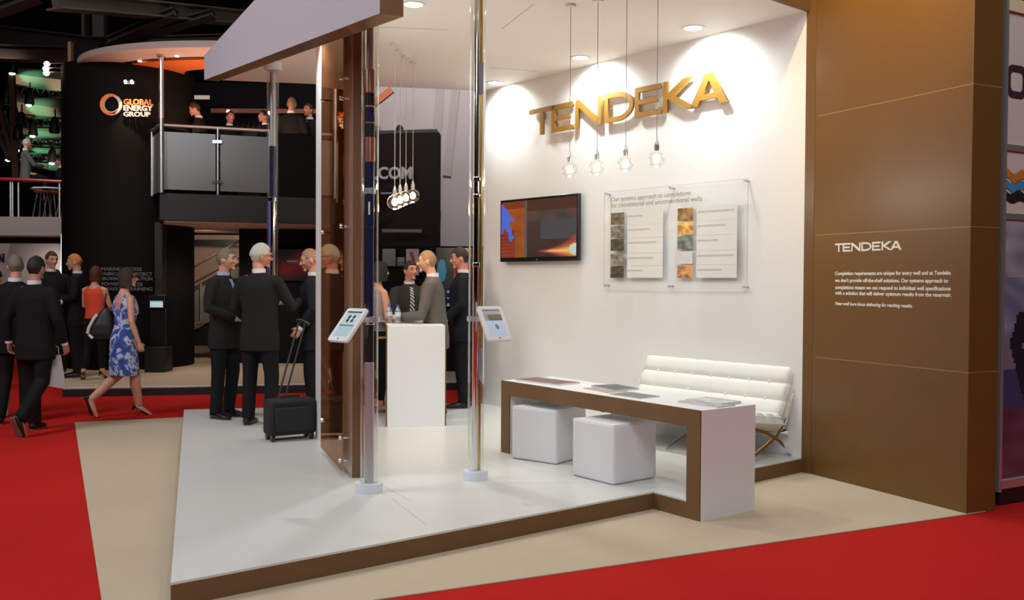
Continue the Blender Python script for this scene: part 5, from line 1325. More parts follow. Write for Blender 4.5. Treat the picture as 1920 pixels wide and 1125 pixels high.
# ============================================================== hall shell and roof steel
M_HALL = mat('hall_dark', (.006, .006, .006), .9)
m = MB(); m.obox((-30, 44, -.05), (60, 0, 0), (0, .3, 0), (0, 0, 13)); structure(build(m, 'wall_far', M_HALL), 'dark far wall of the exhibition hall', 'wall')
m = MB(); m.obox((-30, -7, 12.5), (60, 0, 0), (0, 52, 0), (0, 0, .2)); structure(build(m, 'ceiling.hall', M_HALL), 'black hall roof above the stands', 'ceiling')
m = MB(); m.obox((-30, -7, -.05), (.2, 0, 0), (0, 52, 0), (0, 0, 13)); structure(build(m, 'wall_left', M_HALL), 'dark left wall of the exhibition hall', 'wall')
m = MB(); m.obox((29, -7, -.05), (.2, 0, 0), (0, 52, 0), (0, 0, 13)); structure(build(m, 'wall_east', M_HALL), 'dark right wall of the exhibition hall', 'wall')
bpy.data.objects['ceiling.hall'].name = 'ceiling.001'
M_BEAM = mat('painted_girder', (.038, .036, .032), .6, var=.2, scale=3)
M_BEAM2 = mat('concrete_girder', (.115, .105, .088), .7, var=.2, scale=2)
M_BEAM3 = mat('rusty_girder', (.05, .028, .02), .6, var=.2, scale=2)
def girder(pa, pb_, d0, d1_, hpx, label, mm, th=.35):
    a_, b_ = dp(*pa, d0), dp(*pb_, d1_); h_ = hpx / F_PX * (d0 + d1_) / 2; m = MB()
    m.bar(a_ - Z3 * h_ / 2, b_ - Z3 * h_ / 2, th * .25, h_); m.bar(a_, b_, th, h_ * .12); m.bar(a_ - Z3 * h_, b_ - Z3 * h_, th, h_ * .12)
    tag(build(m, 'roof_girder', mm), label, 'girder')
girder((-40, 46), (215, 76), 21, 19, 30, 'grey brown roof girder running across at far left', M_BEAM)
girder((-40, 86), (142, 92), 19, 18, 24, 'lower rusty brown girder under the roof girder', M_BEAM3)
girder((100, -14), (470, 24), 15, 19, 26, 'pale concrete coloured girder highest in the frame', M_BEAM2)
girder((-30, 22), (70, -14), 16, 16, 14, 'dark slanting brace in top left corner', M_BEAM)
girder((205, 74), (330, 18), 17, 17, 12, 'slanting roof brace meeting the upright', M_BEAM)
girder((240, 70), (400, 22), 17.5, 17.5, 10, 'second slanting roof brace to the right', M_BEAM)
girder((160, 76), (480, 66), 20, 20, 22, 'level dark girder above the ring canopy', mat('dim_girder', (.03, .028, .026), .6))
m = MB(); q = dp(187, 5, 18.2); m.bar(q, Vector((q.x, q.y, zat(78, 18.2))), .22, .16, up=(0, 1, 0)); m.bar(q - X * .28, Vector((q.x - .28, q.y, zat(78, 18.2))), .06, .2, up=(0, 1, 0)); tag(build(m, 'roof_upright', M_BEAM), 'short upright roof post above the curved wall', 'post')
m = MB(); m.lathe(dp(172, 118, 16.2) , [(.32, -.12), (.34, .18)], 28); tag(build(m, 'tan_roll_end', mat('tan_soft_sheet', (.40, .24, .11), .6), smooth=True, ang=.6), 'rounded tan end piece at left tip of the ring canopy', 'canopy end')

# ============================================================== neighbour stand, right edge
ND = (B1 - NB * .30); nx_ = Vector((1, .0, 0)); nA = gp(1871, 948, 0)
NX = (gp(1920, 938, 0) - nA); NX.z = 0; NX = Vector((1, .55, 0)).normalized(); NNn = NX.cross(Z3)
nbt = thing('neighbour_stand_panel', 'pale framed graphic wall of the neighbouring stand at right edge', 'display wall', tuple(nA))
def npz(px, py): 
    q = pp(px, py, nA, NNn); return (q - nA).dot(NX), q.z
def npt(u, z, off=0): return v2(nA) + NX * u + NNn * off + Z3 * z
zt_ = npz(1890, 18)[1]
m = MB(); m.obox(npt(.0, .12, -.10), NX * 2.6, NNn * .10, Z3 * (npz(1880, 330)[1] * 0 + zt_ - .12)); build(m, 'panel_core', mat('pale_panel_print', (.66, .58, .54), .45), nbt)
m = MB(); m.obox(npt(0, 0, -.12), NX * 2.6, NNn * .13, Z3 * .12); build(m, 'black_plinth', M_BLACK, nbt)
al = mat('aluminium_profile', (.55, .55, .53), .35, metal=.7)
m = MB(); m.obox(npt(-.02, .10, -.10), NX * .03, NNn * .12, Z3 * zt_); build(m, 'aluminium_frame', al, nbt)
m = MB(); m.obox(npt(-.02, zt_ - .01, -.10), NX * 2.6, NNn * .12, Z3 * .09); build(m, 'top_rail', mat('cream_top_rail', (.72, .60, .42), .5), nbt)
m = MB(); m.obox(npt(.0, npz(1895, 283)[1], .0), NX * 2.6, NNn * .012, Z3 * .045); build(m, 'mid_rail', al, nbt)
m = MB(); m.obox(npt(.0, npz(1895, 412)[1], .0), NX * 2.6, NNn * .012, Z3 * .045); build(m, 'mid_rail', al, nbt)
m = MB(); m.obox(npt(.0, .12, .0), NX * 2.6, NNn * .02, Z3 * .06); build(m, 'bottom_rail', al, nbt)
za, zb_ = npz(1895, 905)[1], npz(1895, 412)[1]
def sea(u, v):
    n = .5 + .5 * math.sin(u * 23 + 3 * math.sin(v * 17)) * math.sin(v * 29 + 2 * math.sin(u * 13))
    if v > .78: c = [.22 + .2 * n, .21 + .18 * n, .26 + .18 * n]
    elif v > .52: c = [.14 + .16 * n, .15 + .14 * n, .26 + .14 * n]
    elif v > .42: c = [.20, .18, .22]
    elif v > .27: c = [.05, .06, .16]
    else: c = [.10 + .05 * n, .035 + .03 * n, .07 + .03 * n]
    if .035 < u < .2 and .30 < v < .64 and n < .8 and (u - .035) > abs(v - .52) * .3: c = [.02, .02, .035]
    return c
picture('sea_photo', npt(.012, .19, .004), NX, Z3, 2.55, zb_ - .19, sea, 110, 90, nbt, M_PRINT)
# big rounded letter cut by the frame edge, and three waves
u0_, z0_ = npz(1886, 181); zt2 = npz(1886, 119)[1]; H_ = zt2 - z0_
def rrect(x0, y0, x1, y1, r, n=6):
    p = []
    for cx_, cy_, s_ in ((x1 - r, y0 + r, -90), (x1 - r, y1 - r, 0), (x0 + r, y1 - r, 90), (x0 + r, y0 + r, 180)):
        for k in range(n + 1): a = R(s_ + 90 * k / n); p.append((cx_ + r * math.cos(a), cy_ + r * math.sin(a)))
    return p
me = curve_mesh([rrect(0, 0, H_ * 1.0, H_, H_ * .3), rrect(H_ * .19, H_ * .2, H_ * .80, H_ * .8, H_ * .16)[::-1]], .004); me.transform(basis(npt(u0_, z0_, .004), NX, Z3)); me.transform(pmat(nbt).inverted()); finish(me, 'rounded_letter', mat('dark_mauve_print', (.045, .025, .035), .5), nbt)
for (y_, hp, col, nm) in ((328, 18, (.58, .20, .04), 'orange_wave'), (347, 17, (.07, .27, .52), 'blue_wave'), (367, 18, (.02, .02, .02), 'black_wave')):
    u1_, zc_ = npz(1873, y_); A2 = .017; hh_ = hp / F_PX * 7
    top_ = [(x / 120 * 1.2, A2 * math.sin(x / 120 * 1.2 * 33 + (1.2 if nm[0] == 'o' else 1.9 if nm[2] == 'u' else 2.5)) + hh_ / 2) for x in range(121)]; bot_ = [(x, y - hh_ + .012 * math.sin(x * 33)) for x, y in top_]
    me = curve_mesh([top_ + bot_[::-1]], .003); me.transform(basis(npt(.012, zc_, .004), NX, Z3)); me.transform(pmat(nbt).inverted()); finish(me, nm, mat(nm, col, .5), nbt)

def add_unseen_spot(loc, target, e, col, size=1.6, soft=.15, blend=.8):
    ld = bpy.data.lights.new('unseen_spot', 'SPOT'); ld.energy = e; ld.color = col; ld.spot_size = size; ld.spot_blend = blend; ld.shadow_soft_size = soft
    lo = bpy.data.objects.new('unseen_spot', ld); C.objects.link(lo); lo.location = loc; lo.rotation_euler = (Vector(target) - Vector(loc)).to_track_quat('-Z', 'Y').to_euler()
# added unseen lamps: grey wall wash, stair wall, balcony soffit, mezzanine, banners, brown wall
add_unseen_spot((xat(850, 15), 14.6, 7.2), (xat(830, 18.5), 18.5, 3.6), 800, (1, .93, .95), 1.5)
add_unseen_spot((xat(390, 17), 17.0, 2.35), (xat(370, 19), 19.0, 1.2), 60, (1, .78, .62), 2.3)
add_unseen_spot((xat(400, 15.6), 15.6, .9), (xat(400, 15.6), 15.8, 2.5), 14, (1, .66, .52), 2.4)
add_unseen_spot((xat(440, 15.6), 15.6, 2.3), (xat(420, 15.6), 15.6, 0), 60, (1, .80, .62), 2.5)
add_unseen_spot((xat(240, 14), 13.6, 4.9), (xat(240, 14), 14.6, 0), 90, (1, .82, .66), 1.6)
add_unseen_spot((xat(40, md), md - 3.0, 6.5), (xat(40, md), md + .6, 2.4), 420, (1, .93, .88), 1.5)
add_unseen_spot((xat(60, md), md + 1.2, 2.1), (xat(60, md + 2), md + 2.2, 0.9), 60, (1, .93, .88), 2.6)
add_unseen_spot((xat(110, 25), 25.2, 3.2), (xat(85, 29), 29, 6.0), 480, (1, .86, .66), 2.2)
m = MB(); m.box((xat(745, 18), 18.0, zat(250, 18.0) - 1.48 - .06), (1.6, .8, .12)); tag(build(m, 'rear_walkway', M_BLK3), 'raised walkway hidden behind the black COM wall', 'walkway', kind='structure')
# ============================================================== counter
cd = 9.55
c0 = gp(723.5, 800.5, ZP); c0b = gp(834, 798.5, ZP)
CX_ = (c0b - c0); CX_.z = 0; CWd = CX_.length; CX_.normalize(); CY_ = Z3.cross(CX_); CH = CAM_Z - (612 - 527) / F_PX * c0.y - ZP
ct = thing('white_counter', 'tall white portal counter with bronze edge, bottles and papers on top', 'counter', tuple(v2(c0) + CX_ * CWd / 2 + CY_ * .6 + Z3 * ZP))
def cp(x, y, z): return v2(c0) + CX_ * x + CY_ * y + Z3 * (ZP + z)
CL, ct_ = 1.35, .075
m = MB(); m.obox(cp(.012, 0, 0), CX_ * (CWd - .012), CY_ * ct_, Z3 * CH); m.obox(cp(.012, ct_, CH - ct_), CX_ * (CWd - .012), CY_ * (CL - ct_), Z3 * ct_); m.obox(cp(.012, CL - ct_, 0), CX_ * (CWd - .012), CY_ * ct_, Z3 * (CH - ct_)); build(m, 'body', M_WHITE, ct, bevel=.002)
for x_ in (0, CWd):
    m = MB(); m.obox(cp(x_ - (0 if x_ == 0 else 0), 0, 0), CX_ * .012, CY_ * ct_, Z3 * CH); m.obox(cp(x_, ct_, CH - ct_), CX_ * .012, CY_ * (CL - ct_), Z3 * ct_); m.obox(cp(x_, CL - ct_, 0), CX_ * .012, CY_ * ct_, Z3 * (CH - ct_)); build(m, 'bronze_edging', M_BROWNE, ct)
CT = ZP + CH
M_WATER = glass_mat('bottle_plastic', (.80, .88, .94), refl=.08, rough=.05, opac=.18, body=(.75, .8, .85))
for i, px in enumerate((730, 746)):
    q = dp(px, 597, 9.95 - .1 * i); t = thing('water_bottle', ('small clear water bottle beside the navy tube on the counter', 'small clear water bottle nearer the man with the striped tie')[i], 'bottle', (q.x, q.y, CT), 0, 'water bottles on the counter')
    m = MB(); m.lathe((0, 0, 0), [(.026, 0), (.032, .008), (.032, .06), (.029, .065), (.032, .07), (.032, .125), (.028, .145), (.014, .168), (.013, .178)], 20); build(m, 'bottle_body', M_WATER, t, world=False, smooth=True)
    m = MB(); m.lathe((0, 0, .075), [(.0328, 0), (.0328, .045)], 20); build(m, 'paper_label', mat('pale_blue_label', (.55, .70, .85), .5), t, world=False, smooth=True, ang=.5)
    m = MB(); m.lathe((0, 0, .178), [(.015, 0), (.015, .018)], 14); build(m, 'cap', mat('blue_cap', (.04, .12, .5), .4), t, world=False)
def sheet(o, a, w_, h_, label, func, cat='magazine', thick=.006, group=None, nm='magazine', nx=10, ny=12, openb=False):
    b = Z3.cross(a); t = thing(nm, label, cat, tuple(o), 0, group)
    m = MB(); m.obox(o, a * w_, b * h_, Z3 * thick); build(m, 'pages', mat('paper_pages', (.72, .71, .68), .6), t)
    picture('cover', o + Z3 * (thick + .0008), a, b, w_, h_, func, nx, ny, t, M_PRINT); return t
def cov(base, acc, s_):
    def f(u, v):
        n = .5 + .5 * math.sin(u * 9 + s_) * math.sin(v * 7 + 2 * s_)
        if v > .82: return acc
        return [lerp(base[i], acc[i], n * .6) for i in range(3)]
    return f
for i, (px, py, an, col) in enumerate(((712, 603, .2, ((.6, .6, .6), (.8, .8, .8))), (733, 605, -.3, ((.5, .25, .2), (.75, .7, .65))), (760, 603.5, .1, ((.7, .7, .68), (.3, .3, .3))), (776, 605, .5, ((.75, .74, .7), (.6, .6, .6))))):
    q = gp(px, py, CT); a_ = Vector((math.cos(an), math.sin(an), 0)); sheet(Vector((q.x - .08, q.y - .04, CT + .0005 + .004 * i)), a_, .19, .24, ('white leaflet at the left end of the counter', 'leaflet with a dusty red cover on the counter', 'pale leaflet with grey print near the clasped hands', 'plain white leaflet at the right edge of the counter')[i], cov(*col, i), 'leaflet', .003, 'leaflets on the counter', 'leaflet')
# magazines on the bench
def onb(px, py): return gp(px, py, BENCH_TOP)
mg = [((966, 713.5), (1046, 723.5), .26, 'open magazine with red and grey pages at the far end of bench', ((.22, .05, .04), (.10, .12, .14)), 0, .012),
      ((1093, 728.5), (1138, 737), .20, 'pale leaflet under the small dark booklet on the bench', ((.45, .36, .34), (.30, .22, .20)), 1, .004),
      ((1108, 725), (1150, 733.5), .24, 'dark grey booklet lying over the pale leaflet', ((.05, .055, .06), (.10, .11, .12)), 2, .010),
      ((1143, 740), (1198, 748), .22, 'grey brochure lying alone in the middle of the bench', ((.13, .14, .13), (.20, .20, .19)), 3, .005),
      ((1270, 754.5), (1345, 765), .19, 'white newspaper with dark headline bars at the near end', ((.55, .55, .54), (.16, .16, .17)), 4, .008),
      ((1286, 752), (1352, 761), .22, 'folded white sheet resting on the newspaper', ((.68, .68, .68), (.32, .33, .34)), 5, .014)]
for i, (pa, pb_, dep, lab, cl, s_, th) in enumerate(mg):
    a_, b_ = onb(*pa), onb(*pb_); d_ = (b_ - a_); w_ = d_.length; d_.normalize(); sheet(a_ + Z3 * .001, d_, w_, dep, lab, cov(*cl, s_ * 1.7), thick=th, group='reading matter on the bench table')

# ============================================================== trolley case
q0, q1 = gp(504, 831, ZP), gp(597, 823, ZP)
tx = (q1 - q0); tx.z = 0; TWd = tx.length; tx.normalize(); ty = Z3.cross(tx)
tc_ = thing('trolley_case', 'black wheeled cabin case with extended handle beside the grey haired man', 'suitcase', tuple(v2(q0) + tx * TWd / 2 + ty * .12 + Z3 * ZP), math.atan2(tx.y, tx.x))
M_NYL = mat('black_nylon', (.012, .012, .013), .75, var=.2, scale=30, bump=.3, bscale=120)
m = MB(); m.box((0, 0, .215), (TWd - .02, .22, .33)); build(m, 'body', M_NYL, tc_, world=False, bevel=.035, seg=4)
m = MB(); m.box((0, -.122, .20), (TWd - .12, .03, .22)); build(m, 'front_pocket', M_NYL, tc_, world=False, bevel=.012, seg=3)
m = MB(); m.tube([(-TWd / 2 + .06, -.111, .34), (TWd / 2 - .06, -.111, .34)], .004, 6); build(m, 'zip', M_BLKPL, tc_, world=False)
for x_ in (-TWd / 2 + .05, TWd / 2 - .05):
    for y_ in (-.07, .08):
        m = MB(); m.cyl((x_ - .015, y_, .035), (x_ + .015, y_, .035), .035, n=18); build(m, 'wheel', M_BLKPL, tc_, world=False, smooth=True, ang=.6)
h0 = Vector((-.05, .10, .36)); h1 = Vector((TWd / 2 - .04, .22, 1.07))
for s_ in (-.03, .03): m = MB(); m.tube([h0 + X * s_ * 1.1, h1 + X * s_ * 1.1], .009, 8); build(m, 'handle_rod', mat('dark_rod', (.05, .05, .055), .35, metal=.6), tc_, world=False, smooth=True)
m = MB(); m.tube([h1 - X * .06 + Z3 * .02, h1 + Z3 * .01, h1 + X * .07 - Z3 * .03], .016, 10); build(m, 'grip', M_BLKPL, tc_, world=False, smooth=True)
m = MB(); m.tube([(-.09, 0, .375), (-.08, 0, .40), (.08, 0, .40), (.09, 0, .375)], .010, 8); build(m, 'carry_handle', M_NYL, tc_, world=False, smooth=True)
# ============================================================== the visitors
SUITB = cloth('black_suit', (.0065, .0065, .007)); SUITG = cloth('charcoal_suit', (.013, .0145, .013)); SUITL = cloth('grey_suit', (.115, .105, .095)); SUITN = cloth('navy_black_suit', (.007, .0075, .011))
TROB = cloth('black_trousers', (.006, .006, .0065)); BLUESH = cloth('pale_blue_shirt', (.42, .52, .70))
REDTOP = cloth('coral_top', (.78, .085, .035), .7); LAV = cloth('lavender_blouse', (.36, .30, .33), .7); GREYJ = cloth('grey_jacket', (.11, .12, .11))
def stripe_mat():
    m = bpy.data.materials.new('striped_tie'); m.use_nodes = True; nt = m.node_tree; b = nt.nodes['Principled BSDF']
    tc = nt.nodes.new('ShaderNodeTexCoord'); w_ = nt.nodes.new('ShaderNodeTexWave'); w_.bands_direction = 'DIAGONAL'; w_.inputs['Scale'].default_value = 14
    cr = nt.nodes.new('ShaderNodeValToRGB'); cr.color_ramp.interpolation = 'CONSTANT'; cr.color_ramp.elements[0].color = (.03, .03, .035, 1); cr.color_ramp.elements[1].position = .5; cr.color_ramp.elements[1].color = (.55, .56, .58, 1)
    nt.links.new(tc.outputs['Object'], w_.inputs['Vector']); nt.links.new(w_.outputs['Fac'], cr.inputs[0]); nt.links.new(cr.outputs[0], b.inputs['Base Color']); return m
def floral_mat():
    m = bpy.data.materials.new('blue_white_floral_cloth'); m.use_nodes = True; nt = m.node_tree; b = nt.nodes['Principled BSDF']; b.inputs['Roughness'].default_value = .8
    tc = nt.nodes.new('ShaderNodeTexCoord'); n = nt.nodes.new('ShaderNodeTexNoise'); n.inputs['Scale'].default_value = 5.2; n.inputs['Detail'].default_value = 1.5; n.inputs['Distortion'].default_value = 2.2
    cr = nt.nodes.new('ShaderNodeValToRGB'); cr.color_ramp.interpolation = 'CONSTANT'; e = cr.color_ramp.elements
    e[0].color = (.035, .075, .30, 1); e[1].position = .44; e[1].color = (.07, .17, .52, 1)
    for p_, c_ in ((.50, (.50, .52, .66, 1)), (.60, (.62, .62, .70, 1)), (.64, (.06, .10, .34, 1)), (.72, (.5, .5, .62, 1))): x = e.new(p_); x.color = c_
    nt.links.new(tc.outputs['Object'], n.inputs['Vector']); nt.links.new(n.outputs['Fac'], cr.inputs[0]); nt.links.new(cr.outputs[0], b.inputs['Base Color']); return m
FLORAL = floral_mat(); STRIPE = stripe_mat()
GT = cloth('green_tie', (.25, .55, .35)); BT = cloth('blue_white_tie', (.20, .30, .55))
def at(px, d, z=0): return (xat(px, d), d, z)
CLASP = dict(Lel=(.27, .00, 1.17), Lwr=(.07, -.215, 1.08), Rel=(-.27, .0, 1.17), Rwr=(-.07, -.22, 1.06), Lhd=(-1, -.25, -.05), Rhd=(1, -.25, .05), Lpn=(0, 1, 0), Rpn=(0, 1, 0), Lcurl=.6, Rcurl=.6)
# group of three by the far left edge of the platform
person(at(421, 9.95, ZP), (.93, -.36), 1.80, 'man in dark suit with pale shirt and lanyard facing the grey haired man', hair='short', haircol='salt', topmat=SUITG, botmat=SUITB, tie=BT, shirtmat=BLUESH, pose=dict(CLASP, yaw=.35, Lkn=(.10, -.03, .5), Rkn=(-.10, -.0, .5)))
person(at(487, 9.45, ZP), (.22, .97), 1.83, 'grey haired man in charcoal suit seen from behind shaking hands', hair='thick', haircol='grey', topmat=SUITG, botmat=SUITB, skin='ruddy', glasses=True,
       pose=dict(yaw=-.85, nod=.08, Rel=(-.30, -.10, 1.17), Rwr=(-.29, -.36, 1.24), Rhd=(-.25, -1, .1), Rpn=(.9, -.2, 0), Rcurl=.35, Lel=(.28, .0, 1.17), Lwr=(.20, -.16, 1.02), Lan=(.125, .0, .085), Ran=(-.15, .06, .085), Lkn=(.115, -.02, .5), Rkn=(-.13, 0, .5)))
person(at(586, 9.8, ZP), (-1, -.12), 1.80, 'man in black suit with cropped brown hair behind the white partition', hair='cropped', haircol='sandy', topmat=SUITN, botmat=SUITB, skin='ruddy',
       pose=dict(nod=.22, Rel=(-.26, -.08, 1.17), Rwr=(-.06, -.30, 1.24), Rhd=(.1, -1, 0), Rpn=(.9, 0, 0), Lel=(.27, .03, 1.17), Lwr=(.25, -.10, .98)))
# counter group
person(at(767, 10.95, ZP), (.35, -.94), 1.70, 'man facing us at the counter with striped tie and dark grey suit', haircol='brown', skin='ruddy', topmat=cloth('dark_grey_suit', (.035, .034, .032)), botmat=SUITB, tie=STRIPE,
       pose=dict(yaw=.35, Lel=(.28, -.10, 1.14), Lwr=(.12, -.36, 1.10), Rel=(-.26, -.14, 1.12), Rwr=(-.10, -.38, 1.10), Lhd=(-.8, -.6, 0), Rhd=(.5, -.9, 0), lean=.05))
person(at(818, 10.05, ZP), (-.97, .05), 1.80, 'balding man in light grey suit leaning on the counter in profile', hair='cropped', haircol='sandy', skin='fair', topmat=SUITL, botmat=SUITB, tie=SUITB,
       pose=dict(lean=.10, nod=.08, Lel=(.27, -.12, 1.10), Lwr=(.10, -.42, 1.075), Rel=(-.25, -.10, 1.10), Rwr=(-.05, -.40, 1.08), Lhd=(-.4, -1, .1), Rhd=(.4, -1, .1), Lpn=(-.3, .3, -1), Rpn=(.3, .3, -1), Lcurl=.8, Rcurl=.7))
person(at(866, 10.9, ZP), (-1, -.05), 1.86, 'tall dark haired man in black suit standing behind the grey suited man', haircol='brown', skin='ruddy', topmat=SUITN, botmat=SUITB, pose=dict(nod=.15, Lel=(.26, .0, 1.16), Lwr=(.22, -.18, 1.0), Ran=(-.12, .14, .085), Rkn=(-.11, .06, .5)))
person(at(709, 10.5, ZP), (.7, .5), 1.68, 'woman with long dark hair and lavender blouse half hidden by display tube', hair='bob', haircol='black', top='sleeveless', topmat=LAV, botmat=TROB, wf=.88, shoes='heel', pose=dict(Rel=(-.24, .0, 1.12), Rwr=(-.18, -.22, 1.02)))
# passers-by
person(at(66, 9.75), (.12, .99), 1.83, 'man in black suit walking away with one shoe sole showing', haircol='black', skin='tan', topmat=SUITB, botmat=SUITB,
       pose=dict(Lkn=(.09, -.10, .50), Lan=(.10, -.13, .085), Rkn=(-.085, .02, .52), Ran=(-.06, .34, .18), Rft=(-.08, -.42, -.9), Lel=(.27, .06, 1.16), Lwr=(.28, .02, .92), Rwr=(-.27, -.08, .90)))
person(at(28, 10.4), (-.35, .93), 1.86, 'brown haired man in black suit at left, head turned left', haircol='salt', topmat=SUITB, botmat=SUITB, skin='ruddy', pose=dict(yaw=.35, Rel=(-.27, .05, 1.16), Lan=(.14, .1, .085)))
person(at(232, 10.9), (.68, .73), 1.73, 'woman walking in a blue and white floral dress and black heels', hair='bob', haircol='brown', top='dress', topmat=FLORAL, legs='bare', wf=.88, shoes='heel', glasses=True, skin='fair',
       pose=dict(yaw=-.55, Rkn=(-.08, -.10, .50), Ran=(-.05, -.16, .125), Rft=(-.25, -1, -.38), Lkn=(.09, .02, .50), Lan=(.14, .34, .22), Lft=(-.15, -.45, -.95), Rel=(-.24, .02, 1.16), Rwr=(-.27, -.06, .90), Lel=(.23, -.04, 1.17), Lwr=(.24, -.17, .97), lean=.03))
person(at(178, 13.75, RZ), (.10, .99), 1.66, 'woman seen from behind in coral sleeveless top and black trousers', hair='bob', haircol='auburn', top='sleeveless', topmat=REDTOP, botmat=TROB, wf=.90, shoes='heel', pose=dict(Lel=(.24, -.10, 1.16), Lwr=(.16, -.25, 1.10), Rel=(-.24, -.02, 1.16), Rwr=(-.15, -.22, 1.12), Lan=(.13, .12, .12), Lkn=(.10, .05, .50), Ran=(-.10, -.04, .12), Rft=(-.2, -1, -.4), Lft=(.5, -.8, -.4)))
person(at(96, 13.9, RZ), (.55, -.75), 1.88, 'tall man with brown hair and black suit talking in the crowd', haircol='auburn', topmat=SUITB, botmat=SUITB, skin='fair', pose=dict(CLASP, yaw=.3, nod=.12))
person(at(106, 14.9, RZ), (.30, -.95), 1.62, 'short dark skinned man in black suit and white shirt', haircol='black', topmat=SUITB, botmat=SUITB, skin='dark', pose=dict(CLASP))
person(at(143, 14.1, RZ), (-.94, -.30), 1.85, 'ginger haired man in black suit facing left in the crowd', haircol='ginger', topmat=SUITB, botmat=SUITB, skin='fair', pose=dict(CLASP, nod=.12))
person(at(-9, 10.8), (.2, -.98), 1.72, 'black haired woman cut off by the left photo edge', hair='short', haircol='black', top='sleeveless', topmat=TROB, legs='bare', wf=.9, shoes='heel', botmat=TROB)
# balcony, behind the rail
bz = BZ1
low = dict(vox=.010, lowdetail=True)
grp = None
for px, d_, H_, f_, lab, hc_, sk, kw in (
    (308, 16.0, 1.66, (.9, -.4), 'blond person behind the canopy pole on the balcony', 'sandy', 'fair', {}),
    (382, 16.2, 1.70, (-.9, -.2), 'dark suited man bending towards the rail on balcony', 'auburn', 'ruddy', dict(pose=dict(lean=.18, nod=.3))),
    (352, 16.6, 1.52, (.8, -.5), 'short dark haired person facing the bending man', 'black', 'tan', {}),
    (431, 16.6, 1.62, (.6, -.7), 'person in dark clothes in front of the balcony bar', 'auburn', 'ruddy', {}),
    (496, 16.4, 1.60, (-.7, -.6), 'person in black beside the far display tube on balcony', 'black', 'tan', {}),
    (546, 16.2, 1.80, (.1, .99), 'balding man in black suit with his back to the rail', 'cropped', 'ruddy', {}),
    (579, 16.4, 1.72, (-.5, -.86), 'man in black suit with a green tie on the balcony', 'auburn', 'ruddy', dict(tie=GT))):
    person(at(px, d_, bz), f_, H_, lab, haircol=hc_ if hc_ in HAIR else 'sandy', hair='cropped' if hc_ == 'cropped' else 'short', skin=sk, topmat=SUITB, botmat=SUITB, face=True, **low, **kw)
person(at(748, 18.0, zat(250, 18.0) - 1.48), (.0, 1), 1.62, 'head of a dark haired person beyond the black COM wall', haircol='black', skin='dark', topmat=SUITB, botmat=SUITB, face=False, **low)
# mezzanine
person(at(50, md + .55, zat(412, md) + .12), (.8, .5), 1.62, 'grey haired person in grey jacket sitting at the red railing', haircol='grey', topmat=GREYJ, botmat=TROB, skin='fair',
       pose=dict(pel=-.0, Lkn=(.12, -.42, .86), Lan=(.12, -.40, .42), Rkn=(-.12, -.42, .86), Ran=(-.12, -.40, .42), Lel=(.24, -.15, 1.15), Lwr=(.12, -.38, 1.15), Rel=(-.24, -.15, 1.15), Rwr=(-.12, -.38, 1.15)), **low)
person(at(114, md + 1.3, zat(412, md)), (-.8, -.4), 1.42, 'dark person at the mezzanine table beside the black wall', haircol='brown', topmat=SUITB, botmat=SUITB, skin='tan', **low)

# bags
def bag():
    p_ = at(100, 9.9); t = thing('paper_carrier_bag', 'white paper carrier bag with red gusset held by the walking man', 'bag', (p_[0], p_[1], .43), R(25))
    m = MB(); w_, d_, h_ = .24, .09, .34
    b = [(-w_ / 2, -d_ / 2, .05), (w_ / 2, -d_ / 2, .0), (w_ / 2, d_ / 2, .0), (-w_ / 2, d_ / 2, .05)]; tp = [(-w_ / 2 + .01, -.025, h_), (w_ / 2 - .05, -.025, h_ + .02), (w_ / 2 - .05, .025, h_ + .02), (-w_ / 2 + .01, .025, h_)]
    m.add(b + tp, [(0, 3, 2, 1), (0, 1, 5, 4), (2, 3, 7, 6), (3, 0, 4, 7), (4, 5, 6, 7)]); m.cur = 1; m.add([b[1], b[2], tp[2], tp[1]], [(0, 1, 2, 3)])
    build(m, 'paper_body', [mat('white_paper', (.62, .62, .66), .6), mat('red_paper', (.42, .02, .02), .6)], t, world=False)
    for y_ in (-.025, .025): m = MB(); m.tube([(-.05, y_, h_), (-.045, y_ * .6, h_ + .10), (.0, y_ * .4, h_ + .13), (.045, y_ * .6, h_ + .10), (.05, y_, h_)], .003, 6); build(m, 'cord_handle', M_TXTW, t, world=False)
bag()
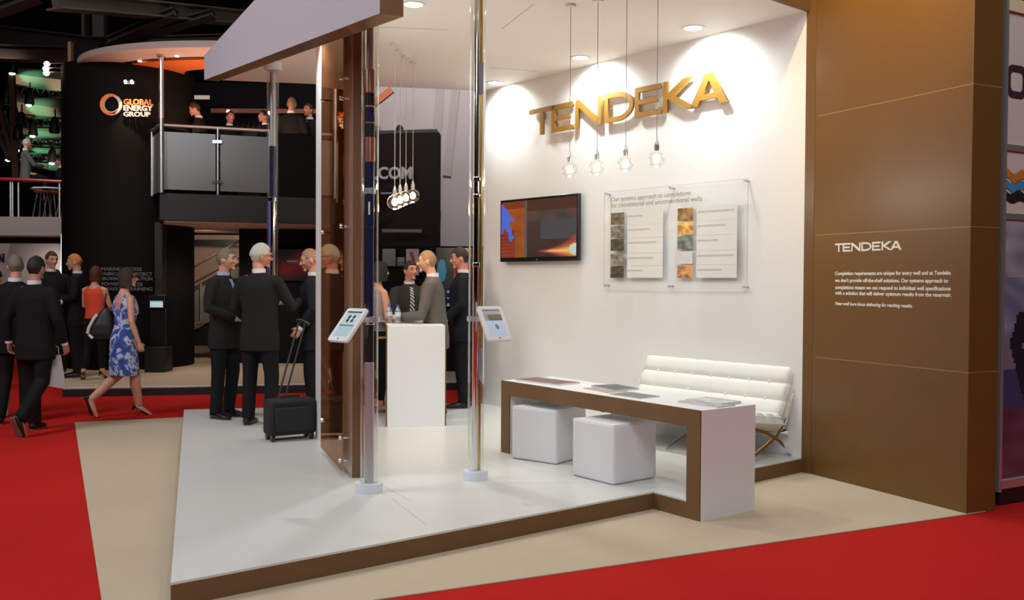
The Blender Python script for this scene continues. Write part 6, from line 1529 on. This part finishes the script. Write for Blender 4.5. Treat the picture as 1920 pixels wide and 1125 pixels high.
def shoulder_bag():
    q = dp(192, 606, 13.35); t = thing('shoulder_bag', 'black slouchy shoulder bag with white edge hanging from the coral topped woman', 'bag', (q.x, q.y, q.z - .2), R(15))
    m = MB(); m.loft([(-.03, 0, -.02), (-.02, 0, .05), (.0, 0, .18), (.03, 0, .33), (.05, 0, .42)], [(.13, .05), (.17, .075), (.15, .07), (.09, .045), (.03, .02)], 16, horiz=True)
    me = remesh(m, .012, 3); finish(me, 'pouch', mat('soft_black_leather', (.014, .014, .015), .45, var=.2, scale=12), t)
    m = MB(); m.tube([(-.19, -.03, .06), (-.17, -.05, .14), (-.11, -.05, .26), (-.06, -.04, .33)], .022, 8); m.tube([(-.17, -.03, .04), (-.12, -.05, -.01)], .022, 8); build(m, 'white_piping', M_STOOL, t, world=False, smooth=True)
    m = MB(); m.tube([(.03, 0, .38), (.03, .02, .50), (.04, .08, .60), (.02, .2, .62), (-.01, .3, .48), (-.0, .1, .30)], .010, 8); build(m, 'strap', M_STRAP, t, world=False, smooth=True)
shoulder_bag()
# ============================================================== hall light
def area(loc, target, size, power, col=(1, 1, 1), sy=None):
    ld = bpy.data.lights.new('hall_lamp', 'AREA'); ld.energy = power; ld.color = col; ld.shape = 'RECTANGLE'; ld.size = size; ld.size_y = sy or size
    o = bpy.data.objects.new('hall_lamp', ld); C.objects.link(o); o.location = loc
    o.rotation_euler = (Vector(target) - Vector(loc)).to_track_quat('-Z', 'Y').to_euler(); return o
area((0, -1.0, 7.5), (0, 6.0, 0.5), 4.0, 430, (.93, .95, 1.0))
area((-8, 5.0, 7.0), (-3.0, 8.5, .8), 3.5, 400, (.97, .96, 1.0))
area((5, 3, 8), (3.5, 6.5, 0), 3.0, 120, (1.0, .97, .93))
add_unseen_spot((1.7, 5.9, 5.9), (3.0, 7.05, 3.95), 950, (1, .72, .30), .95, .1, 1.0)
area((-6, 14, 8.5), (-6, 14, 0), 4, 60, (1.0, .86, .74))
w = bpy.data.worlds.new('hall_air'); sc.world = w; w.use_nodes = True
w.node_tree.nodes['Background'].inputs[0].default_value = (.9, .86, .85, 1); w.node_tree.nodes['Background'].inputs[1].default_value = .0
sc.view_settings.view_transform = 'Standard'; sc.view_settings.look = 'None'; sc.view_settings.exposure = -0.12; sc.view_settings.gamma = 1.0
sc.view_settings.use_curve_mapping = False
